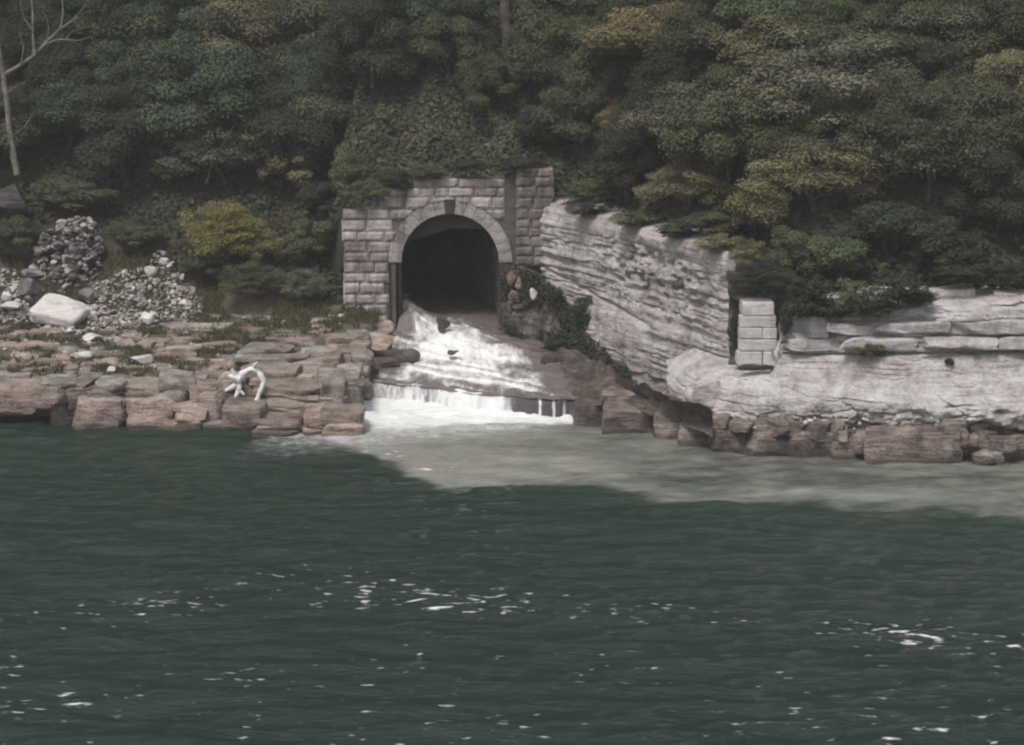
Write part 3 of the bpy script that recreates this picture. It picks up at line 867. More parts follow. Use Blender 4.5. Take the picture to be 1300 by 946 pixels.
def wing_rows(c):
    t, b = np.interp(c, WT[:, 0], WT[:, 1]), np.interp(c, WB[:, 0], WB[:, 1])
    return [(t, 0.9), (t + 10, 0.3), (t + (b - t) * .5, 0.0), (b, -0.7)]
wing = cliff('limestone_wing_cliff', 686, 944, wing_rows, YW_, M_LIME, 260, 130, strata_disp(0.13, 0.36, 0.30, 3, wing_holes, wing_weight, 0.16))
tag(wing, kind='structure')
# waterline of the right bank
RW = np.array([(740, 543), (765, 546), (835, 557), (905, 571), (960, 578), (1060, 582), (1120, 587), (1220, 589), (1300, 587), (1420, 590)], float)
yw = lambda c: wat(c, np.interp(c, RW[:, 0], RW[:, 1]))[1]
def right_rows(c):
    t = np.interp(c, [985, 1000, 1050, 1120, 1180, 1300, 1420], [400, 392, 388, 384, 386, 380, 378])
    A = np.array([(t, 4.2), (t + 7, 3.6), (t + 16, 3.2), (430, 3.0), (446, 2.9), (453, 2.7), (478, 2.0), (503, 1.1), (520, 0.6), (530, 0.55), (537, 0.9), (546, 2.2)])
    B = np.array([(466, 4.6), (469, 3.7), (472, 3.0), (475, 2.6), (477, 2.4), (479, 2.2), (482, 2.0), (500, 1.3), (516, 0.9), (528, 0.7), (537, 0.9), (546, 2.2)])
    k = ss(c, 976, 1000)
    nn = float(vnoise(np.array([c * .045, 2.5, 0]), 4)) * 6 + float(vnoise(np.array([c * .16, 7.5, 0]), 5)) * 3.5
    A[9:, 0] += nn; B[9:, 0] += nn
    B[:, 1] += max(0, 890 - c) * .09
    return A * k + B * (1 - k)
def right_disp(G, T):
    qx, qy = to_px(G.reshape(-1, 3)); qx = qx.reshape(G.shape[:2]); qy = qy.reshape(G.shape[:2])
    s = strata_disp(0.16, 0.55, 0.28, 11)(G, T)
    up = 1 - ss(qy, 446, 456)
    wob = 2.2 * fbm(G * 0.5, 3, 14)
    g = np.exp(-((qy - 449 + (qx - 1150) * 0.012 - wob) / 1.5) ** 2) * 0.55 + np.exp(-((qy - 428 - wob * 1.5) / 1.3) ** 2) * 0.3 * (qx > 1080) + np.exp(-((qy - 409 - wob) / 1.3) ** 2) * 0.3 * (qx > 1060)
    hole = 1.1 * np.exp(-((qx - 1271) / 9) ** 2 - ((qy - 526) / 6) ** 2)
    low = ss(qy, 505, 530)
    s = s + 0.5 * fbm(G * np.array([.28, .28, .4]), 3, 43) * ss(qy, 452, 475)
    return s * (0.35 + 0.9 * up + 0.9 * low) - g - hole + 0.55 * low * fbm(G * 1.1, 4, 41)
cl = cliff('limestone_cliff', 846, 1420, right_rows, yw, M_LIME2, 420, 150, right_disp)
tag(cl, kind='structure')
# ledge in front of the stone pier, and the recess behind it
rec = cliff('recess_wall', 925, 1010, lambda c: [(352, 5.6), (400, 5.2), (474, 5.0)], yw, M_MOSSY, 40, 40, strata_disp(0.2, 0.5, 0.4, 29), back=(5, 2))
tag(rec, kind='structure')
# blocks jutting from the upper right strata
strata = tag(empty('cliff_strata', (28, 3, 6)), kind='structure')
strata['label'] = 'pale jutting limestone beds along the top of the right cliff'
for a, b, t, c, o in [(1183, 1240, 368, 388, 5.0), (1262, 1297, 372, 389, 5.0), (1105, 1182, 391, 404, 3.0), (1190, 1262, 397, 408, 2.9), (1258, 1330, 392, 404, 3.0),
                      (1052, 1110, 410, 427, 2.6), (1112, 1205, 411, 425, 2.5), (1208, 1330, 408, 424, 2.5), (1015, 1050, 402, 428, 2.7),
                      (1000, 1075, 431, 446, 2.4), (1078, 1170, 430, 445, 2.4), (1172, 1262, 429, 444, 2.3), (1264, 1340, 428, 445, 2.3)]:
    place_block(strata, a, b, t, c, Y=yw((a + b) / 2) + o, depth=2.6, mat=M_LIME2, n=8, sink=0.05, rough=0.16, strata=0.03, cuts=4, k=22, rot=rnd.uniform(-3, 3))
# brown undercut ledge along the right waterline
rled = tag(empty('brown_rock_ledge', (14, 4, 0)), kind='structure')
rled['label'] = 'low brown rock ledge at the waterline under the pale cliff'
for a, b, t, c, d in [(727, 768, 514, 543, 1.0), (768, 838, 517, 556, .2), (832, 872, 528, 563, .3), (866, 910, 535, 571, .3), (840, 905, 512, 534, 2.2), (770, 850, 500, 513, 2.4),
                      (906, 950, 548, 576, 0), (948, 1010, 552, 580, 0), (1005, 1062, 550, 582, .1), (1056, 1110, 560, 585, 0), (1104, 1192, 545, 588, -.3), (1186, 1222, 540, 590, -.4),
                      (1222, 1262, 548, 588, .5), (1256, 1312, 555, 588, .1), (1310, 1370, 550, 588, 0), (905, 965, 534, 552, .8), (962, 1040, 534, 554, .8), (1036, 1110, 536, 560, .9), (1222, 1300, 537, 555, 1.0),
                      (1300, 1400, 535, 552, .9)]:
    Yb = yw((a + b) / 2) + d
    place_block(rled, a, b, t, c, Y=Yb, depth=rnd.uniform(2.6, 3.4), mat=M_WET if b < 775 else M_BROWN, n=8, sink=0.8 if c > 540 else .3, rough=0.24, cuts=6)
px_ = 872
while px_ < 1400:
    w_ = rnd.uniform(9, 30); lev = rnd.random()
    b_ = np.interp(px_, RW[:, 0], RW[:, 1]) - (lev * 30 if lev > .35 else -1)
    h_ = rnd.uniform(7, 22)
    place_block(rled, px_, px_ + w_, b_ - h_, b_, Y=yw(px_) + rnd.uniform(-.45, .3), depth=rnd.uniform(1.2, 2.4), mat=M_BROWN, n=6, sink=.3, rough=.3, cuts=7, k=8, rot=rnd.uniform(-25, 25))
    px_ += w_ * rnd.uniform(.35, .8)
# wet shelf between the stream and the wing cliff
def shelf_rows(c):
    return [(0, 0)]
nx_, ny_ = 150, 110
cs = np.linspace(690, 905, nx_)
G = np.zeros((ny_, nx_, 3))
for j, c in enumerate(cs):
    pt = np.interp(c, [690, 740, 790, 840, 905], [425, 448, 476, 500, 515])
    pb = np.interp(c, [690, 740, 770, 840, 905], [470, 511, 514, 526, 545])
    for i in range(ny_):
        t = i / (ny_ - 1)
        G[i, j] = W(c, pt + (pb - pt) * t, z=np.interp(t, [0, .4, 1], [3.0, 2.1, 1.45]) * (1.0 if c < 780 else 1.15))
G[..., 2] += 0.5 * fbm(G * np.array([.7, .7, .6]), 5, 51) + 0.22 * np.floor(3.5 * fbm(G * .45, 3, 5)) * .5
tag(link('wet_rock_shelf', mesh_np('wet_rock_shelf', G.reshape(-1, 3), gridfaces(ny_, nx_), M_WET, False)), kind='structure')
# mossy foot of the wing cliff
def moss_rows(c):
    t = np.interp(c, [636, 650, 690, 740, 790], [332, 330, 352, 398, 455]); b = np.interp(c, [636, 700, 760, 800], [416, 444, 468, 486])
    return [(t, 1.0), (t + (b - t) * .3, 0.3), (b, -1.6)]
ms = cliff('mossy_rock_foot', 637, 796, moss_rows, lambda c: np.interp(c, [637, 690, 800], [29.2, 27.8, 18.2]), M_MOSSY, 150, 100, lambda G, T: 1.0 * fbm(G * np.array([.9, .9, .45]), 5, 61) + .3 * np.abs(fbm(G * 2.2, 3, 62)), back=(2,))
tag(ms, kind='structure')

# the pale stone pier
pier_y = yw(960) + 3.6
pb_ = W(962, 463, Y=pier_y)
pier = empty('stone_pier', pb_)
tag(pier, 'white squared stone pier of stacked blocks standing in the dark recess', 'stone pier')
for i, (a, b, t, c) in enumerate([(936, 988, 446, 465), (938, 987, 430.5, 446), (938, 986.5, 416, 430.5), (938.5, 986, 401, 416), (942, 983, 384, 401)]):
    splits = [(a, b)] if i in (4, 3, 1) else [(a, a + (b - a) * (.42 if i % 2 else .62)), (a + (b - a) * (.42 if i % 2 else .62), b)]
    for (s0, s1) in splits:
        w0, w1 = W(s0, c, Y=pier_y), W(s1, c, Y=pier_y)
        h = W(a, t, Y=pier_y)[2] - w0[2]
        Pm, Fc = block_np((w1[0] - w0[0] - .02, 1.9, h - .025), 5000 + NB[0], n=8, k=22, rough=0.045, strata=0, cuts=0, skew=0.0); NB[0] += 1
        link('stone_block', mesh_np('stone_block', Pm, Fc, M_WHITE, False), pier, Vector(((w0[0] + w1[0]) / 2, pier_y + .95, w0[2])) - pier.location, (0, 0, R(rnd.uniform(-.6, .6))))

# ------------------------------------------------------------------ boulders
def boulder(px, py, wpx, hpx, label, mat, Y=None, flat=0.7, n=8, cuts=7, seed=0, name='boulder', rot=0, cat='boulder', group=None, depth=0.8):
    p = hit(px, py + hpx * .4) if Y is None else W(px, py + hpx * .45, Y=Y)
    s = PX(p[1])
    Q, Fc = stone_np(seed, n, cuts, 1.0)
    Q = Q / np.abs(Q).max(0)
    Q = Q * np.array([wpx * s / 2, wpx * s / 2 * depth, hpx * s / 2 * 1.1])
    Q = Q + 0.06 * fbm(Q * 1.3 + seed, 3, 2)[:, None] * min(1, wpx * s)
    Q[:, 2] += hpx * s * .42
    o = link(name, mesh_np(name, Q, Fc, mat, False), None, p, (0, 0, R(rot)))
    return tag(o, label, cat, group)
pb0 = hit(74, 412)
Pm, Fc = block_np((4.1, 3.0, 1.15), 771, n=8, k=11, rough=0.10, strata=0.03, cuts=6)
tag(link('boulder', mesh_np('boulder', Pm, Fc, M_WHITE, False), None, (pb0[0] + .1, pb0[1] + 1.0, pb0[2] + .25), (R(24), R(8), R(-12))), 'large flat white boulder with striped side below the stone stack', 'boulder')
boulder(180, 457, 30, 17, 'bright white wedge shaped stone alone on the sloping ledge', M_WHITE, seed=5, cuts=6)
boulder(140, 471, 15, 9, 'small white stone just left below the white wedge stone', M_WHITE, seed=6)
boulder(167, 499, 18, 14, 'white stone jammed on a ledge corner above the water', M_WHITE, Y=11.6, seed=7)
boulder(205, 509, 22, 8, 'flat white stone lying on a square brown block', M_WHITE, Y=9.6, seed=8)
boulder(148, 486, 46, 6, 'long thin white slab along the brown ledge edge', M_WHITE, Y=11.5, seed=9)
boulder(190, 347, 20, 14, 'white angular stone at the top of the scree', M_WHITE, seed=10)
boulder(236, 387, 17, 12, 'rounded white stone at the right end of the scree', M_WHITE, seed=11)
boulder(188, 406, 18, 14, 'pale blocky stone at the foot of the scree', M_WHITE, seed=12)
boulder(118, 430, 26, 12, 'pale stone lying below the big white boulder', M_WHITE, seed=13)
boulder(106, 450, 34, 9, 'bright flat stone bar on the lower ledge', M_WHITE, seed=14)
boulder(38, 364, 34, 24, 'dark grey boulder under a jutting slab left of stack', M_GREY, seed=15)
boulder(44, 346, 32, 12, 'flat grey slab jutting from the foot of stone stack', M_GREY, seed=16)
boulder(112, 378, 24, 20, 'brown grey boulder right behind the large white boulder', M_GREY, seed=17)
boulder(8, 376, 16, 16, 'white block at the far left edge of the scree', M_WHITE, seed=18)
boulder(14, 391, 24, 12, 'second white block lower at the left edge', M_WHITE, seed=19)
boulder(14, 256, 60, 40, 'dark overhanging boulder under the bare tree', M_PDARK, seed=20, depth=1.1)
boulder(561, 409, 22, 20, 'round brown boulder parting the white water at tunnel mouth', M_WET, Y=28.2, seed=21)
boulder(575, 447, 16, 7, 'small brown rock breaking the stream below the cascade', M_WET, Y=22, seed=22)
boulder(450, 405, 20, 10, 'small pale stone at the foot of the portal wall', M_WHITE, Y=29, seed=23)
boulder(470, 436, 60, 26, 'broad brown boulder beside the stream below the portal', M_SAND, Y=24.5, seed=24)
boulder(677, 372, 10, 16, 'small upright white stone on the dark rock by portal', M_WHITE, Y=27.2, seed=25)
for i_, (a_, b_, w_, h_) in enumerate([(650, 352, 13, 20), (660, 360, 14, 18), (653, 374, 16, 18), (665, 378, 12, 16), (658, 390, 16, 12), (648, 388, 9, 18)]):
    boulder(a_, b_, w_, h_, 'pale broken rock piece at the foot of the portal buttress', M_BROWN, Y=28.55 - i_ * .08, seed=60 + i_, cuts=16, n=5, group='broken rock below the buttress')
boulder(898, 500, 62, 36, 'rounded grey domed boulder at foot of the white cliff', M_SCREE, Y=yw(898) + 1.3, seed=27, cuts=4)
boulder(1213, 560, 22, 52, 'pale leaning rock pinnacle at the waterline on the right', M_LIME, Y=yw(1213) + .5, seed=28, cuts=7)
boulder(443, 470, 30, 30, 'dark brown rounded rock at the left end of waterfall', M_BROWN, Y=18.2, seed=29)

# ------------------------------------------------------------------ driftwood arch
def drift():
    pts = [W(326, 515, Y=9.9), W(330, 500, Y=10), W(336, 484, Y=10.2), W(331, 473, Y=10.3), (W(321, 468, Y=10.3)), W(311, 474, Y=10.3), W(304, 484, Y=10.2), W(305, 494, Y=10.1), W(312, 501, Y=10)]
    pts = [p + np.array([0, -.7, .12]) for p in pts]
    p0 = np.array(pts[0])
    n = 40
    t = np.linspace(0, len(pts) - 1, n)
    Pp = np.stack([np.interp(t, range(len(pts)), [p[i] for p in pts]) for i in range(3)], 1)
    Pp = (np.roll(Pp, 1, 0) + Pp * 2 + np.roll(Pp, -1, 0)) / 4 if False else Pp
    Pp = Pp + 0.10 * np.stack([fbm(Pp * 1.5 + 9 * i, 2, i) for i in range(3)], 1)
    rad = np.interp(t, [0, 2, 5, 8], [0.17, 0.19, 0.22, 0.12]) * (1 + 0.7 * fbm(Pp * 2.4, 3, 8))
    prt = [tube_np(Pp - p0, rad, 8)]
    for a, b, r0 in (((304, 484), (289, 480), .3), ((300, 490), (286, 497), .24), ((304, 494), (298, 512), .2), ((321, 469), (327, 462), .16), ((298, 480), (293, 470), .2)):
        A, B = W(*a, Y=9.5) + np.array([0, 0, .12]), W(*b, Y=9.3) + np.array([0, 0, .12])
        s = np.linspace(0, 1, 9)[:, None]
        q = A + (B - A) * s + 0.12 * np.stack([fbm((A + (B - A) * s) * 2 + 5 * i, 2, i) for i in range(3)], 1)
        prt.append(tube_np(q - p0, np.linspace(r0, r0 * .45, 9), 7))
    V, Fc = join_np(prt)
    o = link('driftwood', mesh_np('driftwood', V, Fc, M_BLEACH, True), None, p0)
    tag(o, 'bleached white root bent into an arch on the brown ledge', 'driftwood')
drift()

# ------------------------------------------------------------------ scree and dry-stone stack
PROTO = [mesh_np('stone', *stone_np(300 + i, 3, 11, .8), None, False) for i in range(18)]
def proto_with(mat):
    r = []
    for m in PROTO:
        c = m.copy(); c.materials.append(mat); r.append(c)
    return r
P_SCREE, P_GREYS = proto_with(M_SCREE), proto_with(M_GREY)
def in_poly(x, y, poly):
    c = False
    for i in range(len(poly)):
        (x1, y1), (x2, y2) = poly[i], poly[i - 1]
        if (y1 > y) != (y2 > y) and x < (x2 - x1) * (y - y1) / (y2 - y1) + x1: c = not c
    return c
SCREE = [(-40, 350), (20, 345), (40, 372), (110, 370), (140, 352), (190, 338), (200, 320), (222, 336), (232, 352), (258, 388), (255, 405), (180, 412), (170, 425), (118, 440), (80, 425), (30, 412), (-40, 408)]
LOW = [(-40, 408), (100, 415), (250, 405), (440, 405), (440, 440), (330, 450), (200, 478), (-40, 480)]
stones = []
for _ in range(4200):
    a, b = rnd.uniform(-40, 262), rnd.uniform(315, 442)
    if 38 < a < 112 and 372 < b < 416: continue
    if in_poly(a, b, SCREE): stones.append((a, b, min(15, 2.6 + rnd.expovariate(1 / 2.1)), 'scree'))
for _ in range(330):
    a, b = rnd.uniform(-40, 440), rnd.uniform(405, 480)
    if in_poly(a, b, LOW) and (a < 250 or rnd.random() < .4): stones.append((a, b, min(13, 2.5 + rnd.expovariate(1 / 2.2)), 'low'))
stones.sort(key=lambda s: -s[2])
rest = []
for i, (a, b, s, g) in enumerate(stones):
    p = hit(a, b)
    r_ = s * PX(p[1]) * 0.56
    rot = (rnd.uniform(-.5, .5), rnd.uniform(-.5, .5), rnd.uniform(0, 6.28))
    scl = (r_ * rnd.uniform(.9, 1.3), r_ * rnd.uniform(.8, 1.1), r_ * rnd.uniform(.7, 1.0))
    p[2] += r_ * .25
    if i < 290:
        o = link('scree_stone', rnd.choice(P_SCREE), None, p, rot, scl)
        if g == 'scree': tag(o, ('loose stone at the upper tip of the scree near yellow shrub' if b < 348 and a > 150 else
                                'loose stone in the scree left of the large white boulder' if a < 42 else
                                'loose stone between the stone stack and the large white boulder' if b < 385 and a < 110 else
                                'loose stone in the scree directly below the large white boulder' if a < 110 else
                                'loose stone in the scree just right of the large white boulder' if a < 150 else
                                'loose stone in the lower edge of the main scree heap' if b > 395 else
                                'loose stone in the middle of the main scree heap' if a < 205 else
                                'loose stone at the right end of the main scree heap'), 'stone', 'loose stones of the scree heap')
        else: tag(o, 'pale loose stone scattered on the grassy ledge below the scree', 'stone', 'stones scattered over the grassy ledge')
    else:
        m = rnd.choice(PROTO)
        co = np.empty(len(m.vertices) * 3, np.float32); m.vertices.foreach_get('co', co)
        M3 = np.array(Matrix.Rotation(rot[2], 3, 'Z') @ Matrix.Rotation(rot[0], 3, 'X'))
        rest.append(((co.reshape(-1, 3) * np.array(scl)) @ M3.T + p, CS[3][1]))
V, Fc = join_np(rest)
tag(link('scree_gravel', mesh_np('scree_gravel', V, Fc, M_SCREE, False)), 'small pale broken stones filling the scree on left bank', 'gravel', kind='stuff')
# the stack
stk = empty('dry_stone_stack', hit(85, 372))
tag(stk, 'crumbling stack of dry grey stones rising above the scree', 'stone stack')
sb0 = Vector(stk.location)
for q in range(290):
    t = rnd.random() ** .9
    py = 374 - t * 98
    l = np.interp(py, [276, 300, 330, 374], [90, 52, 42, 40]); r_ = np.interp(py, [276, 290, 330, 374], [114, 126, 128, 132])
    px = rnd.uniform(l, r_)
    w = min(17, 5.5 + rnd.expovariate(1 / 3.2))
    Yk = np.interp(py, [276, 372], [36.3, 33.6])
    p = W(px, py, Y=Yk + rnd.uniform(-.25, .35) + 1.3 * ((px - 86) / 46) ** 2)
    sz = PX(p[1]) * w * .56
    link('stone', rnd.choice(P_GREYS if rnd.random() < .72 else P_SCREE), stk, Vector(p) - sb0, (rnd.uniform(-.4, .4), rnd.uniform(-.35, .35), rnd.uniform(0, 6.28)),
         (sz * rnd.uniform(.9, 1.35), sz, sz * rnd.uniform(.65, 1.0)))
# solid heart of the stack
Q, Fc = stone_np(91, 8, 4, 1)
Q = Q * np.array([2.2, 0.7, 2.6]); Q[:, 2] += 1.6; Q[:, 1] += 3.6
link('rubble_core', mesh_np('rubble_core', Q, Fc, M_GREY, False), stk)
# crumbling pale stones under the domed boulder
for i in range(34):
    a = rnd.gauss(908, 20); b = 524 + abs(rnd.gauss(0, 1)) * 14
    if b > 565: continue
    p = W(a, b, Y=yw(a) + np.interp(b, [520, 568], [1.3, .15]))
    s = rnd.uniform(7, 14) * PX(p[1]) * .5
    tag(link('crumbled_stone', rnd.choice(P_SCREE), None, p, (rnd.uniform(-.5, .5), rnd.uniform(-.5, .5), rnd.uniform(0, 6)), (s * 1.2, s, s)), 'pale crumbled stone fallen below the domed grey boulder', 'stone', 'crumbled stones below the domed boulder')
for i in range(40):
    a = rnd.uniform(950, 1230); b = 530 + abs(rnd.gauss(0, 1)) * 8
    p = W(a, b, Y=yw(a) + 0.35)
    s = rnd.uniform(4, 10) * PX(p[1]) * .5
    tag(link('crumbled_stone', rnd.choice(P_SCREE), None, p, (rnd.uniform(-.5, .5), rnd.uniform(-.5, .5), rnd.uniform(0, 6)), (s * 1.4, s, s * .8)), 'loose pale stone in the undercut beneath the white cliff', 'stone', 'loose stones in the undercut')

# ------------------------------------------------------------------ foliage makers
def leaves_np(C, Nn, size, r, aspect=0.55, bend=True):
    """diamond leaves at centres C facing Nn"""
    n = len(C)
    Nn = Nn / (np.linalg.norm(Nn, axis=1)[:, None] + 1e-9)
    ax = r.normal(size=(n, 3)); ax -= (ax * Nn).sum(1)[:, None] * Nn
    ax /= np.linalg.norm(ax, axis=1)[:, None] + 1e-9
    bx = np.cross(Nn, ax)
    s = (size * r.uniform(.6, 1.35, n))[:, None]
    V = np.stack([C - ax * s, C + bx * s * aspect + Nn * s * .12, C + ax * s, C - bx * s * aspect + Nn * s * .12], 1).reshape(-1, 3)
    i = np.arange(n)[:, None] * 4
    return V, np.concatenate([i, i + 1, i + 2, i + 3], 1)
def crown_mesh(name, seed, ncl, per, leaf, shape='round', clr=(0.20, 0.36)):
    r = np.random.default_rng(seed)
    Cs, Ns, Bo = [], [], []
    k = 0
    cen = []
    while k < ncl:
        d = r.normal(size=3); d /= np.linalg.norm(d)
        if d[2] < -0.55: continue
        rad = r.uniform(0.62, 0.9) if r.random() < .86 else r.uniform(.05, .5)
        lump = 1 + 0.35 * vnoise(d * 1.7 + seed * 3.3, seed)
        c = d * rad * lump
        if shape == 'cone': c[:2] *= (0.95 - 0.45 * c[2])
        if shape == 'wide': c[2] *= 0.8
        if shape == 'drape': c[2] = c[2] * 1.0; c[:2] *= 0.8 + 0.3 * c[2]
        cr = r.uniform(*clr)
        m = int(per * (cr / 0.28) ** 2)
        q = r.normal(size=(m, 3)); q /= np.linalg.norm(q, axis=1)[:, None]
        q[:, 2] = np.where((q[:, 2] < -.2) & (r.random(m) < .7), -q[:, 2], q[:, 2])
        rr = cr * r.uniform(0.55, 1.08, m)[:, None]
        Pq = q * rr * np.array([1.08, 1.08, .78])
        tier = 0.05 * np.sin(Pq[:, 2] * 30 + r.uniform(0, 6))
        Pq[:, :2] *= (1 + tier)[:, None]
        Cs.append(c + Pq)
        Bo.append(np.full(m, r.uniform(.72, 1.3)))
        Ns.append(q * .9 + np.array([0, 0, .75]) + 0.42 * r.normal(size=(m, 3)))
        k += 1
    C, Nn = np.concatenate(Cs), np.concatenate(Ns)
    V, Fc = leaves_np(C, Nn, leaf, r)
    return mesh_np(name, V, Fc, M_LEAF, False, {'bough': np.repeat(np.concatenate(Bo), 4)})
def trunk_mesh(name, seed, mat, nl=7, multi=1):
    """unit tree: base at z=0, crown centre at z=1, crown radius ~1 horizontally handled by the scale"""
    r = np.random.default_rng(seed)
    prt = []
    for m in range(multi):
        lean = r.normal(size=2) * (0.10 if multi == 1 else .35)
        t = np.linspace(0, 1.25, 10)
        pts = np.stack([lean[0] * t + .05 * np.sin(t * 5 + m), lean[1] * t + .05 * np.cos(t * 4 + m) - .05, t], 1)
        prt.append(tube_np(pts, np.interp(t, [0, .15, 1.25], [.085, .06, .018]) / multi ** .5, 8))
        for k in range(nl):
            s = r.uniform(.4, 1.1); b = np.array([np.interp(s, t, pts[:, i]) for i in range(3)])
            a = r.uniform(0, 6.28); ln = r.uniform(.35, .75)
            e = b + np.array([math.cos(a) * ln, math.sin(a) * ln, r.uniform(.1, .45)])
            q = np.linspace(0, 1, 6)[:, None]
            L_ = b + (e - b) * q + np.array([0, 0, .1]) * np.sin(q * 3.1)
            prt.append(tube_np(L_, np.linspace(.028, .006, 6), 5))
    V, Fc = join_np(prt)
    return mesh_np(name, V, Fc, mat, True)
CR = {
    'tree': [crown_mesh('crown', 11 + i, 40, 760, 0.027, sh, (.22, .38)) for i, sh in enumerate(['round', 'wide', 'round', 'cone'])],
    'shrub': [crown_mesh('crown', 31 + i, 30, 430, 0.040, sh, (.22, .42)) for i, sh in enumerate(['wide', 'round', 'wide'])],
    'fine': [crown_mesh('crown', 51 + i, 90, 330, 0.024, sh, (.14, .28)) for i, sh in enumerate(['wide', 'round'])],
    'drape': [crown_mesh('crown', 71 + i, 80, 110, 0.050, 'drape', (.16, .3)) for i in range(2)],
}
TR = [trunk_mesh('trunk', 90 + i, M_BARK) for i in range(3)] + [trunk_mesh('trunk', 95, M_PALEBARK, 9, 1)]
TRM = [trunk_mesh('trunk', 97 + i, M_BARK, 4, 3) for i in range(2)]
TRP = trunk_mesh('trunk', 105, M_PALEBARK, 6, 2)
def plant(px, py, wpx, hpx, kind, color, label, cat=None, group=None, Y=None, name=None, trunk=None, depth=None):
    if Y is None:
        h = hit(px, py + hpx * .42)
        Yc = h[1]
    else:
        Yc = Y
    c = W(px, py, Y=Yc)
    s = PX(Yc)
    rx, rz = wpx * s / 2, hpx * s / 2
    ry = depth or min(rx, rz * 1.3) * .85
    g = float(ground(c[0], Yc)) if Y is None else c[2] - rz * 1.0
    g = min(g, c[2] - rz * .55) - 0.2
    if kind == 'drape' or (Y is not None): g = c[2] - rz * .35
    big = kind in ('tree', 'fine') and hpx > 85
    root = empty(name or ('tree' if big else 'shrub'), (c[0], Yc, g))
    tag(root, label, cat or ('tree' if big else 'shrub'), group)
    hh = c[2] - g
    tm = trunk or (rnd.choice(TR[:3]) if big else rnd.choice(TRM))
    link('trunk' if big else 'stem', tm, root, (0, 0, 0), (0, 0, rnd.uniform(0, 6.28)), (max(rx * .75, .6), max(rx * .75, .6), hh))
    cr = link('crown' if big else 'foliage', rnd.choice(CR[kind]), root, (0, 0, hh), (0, 0, rnd.uniform(0, 6.28) if abs(rx - ry) < .3 * rx else rnd.choice((0, 3.14159)) + rnd.uniform(-.3, .3)), (rx * .98, ry, rz * 1.0))
    j = rnd.uniform(.9, 1.1)
    cr.color = (color[0] * j, color[1] * j, color[2] * j, 1)
    return root
BLUE = (0.078, 0.108, 0.069); GRN = (0.094, 0.119, 0.060); OLV = (0.185, 0.178, 0.098); DRK = (0.047, 0.060, 0.040); YEL = (0.25, 0.228, 0.085)
GRY = (0.145, 0.15, 0.102); OCH = (0.215, 0.18, 0.092); BRI = (0.108, 0.136, 0.064); DOL = (0.088, 0.098, 0.057)
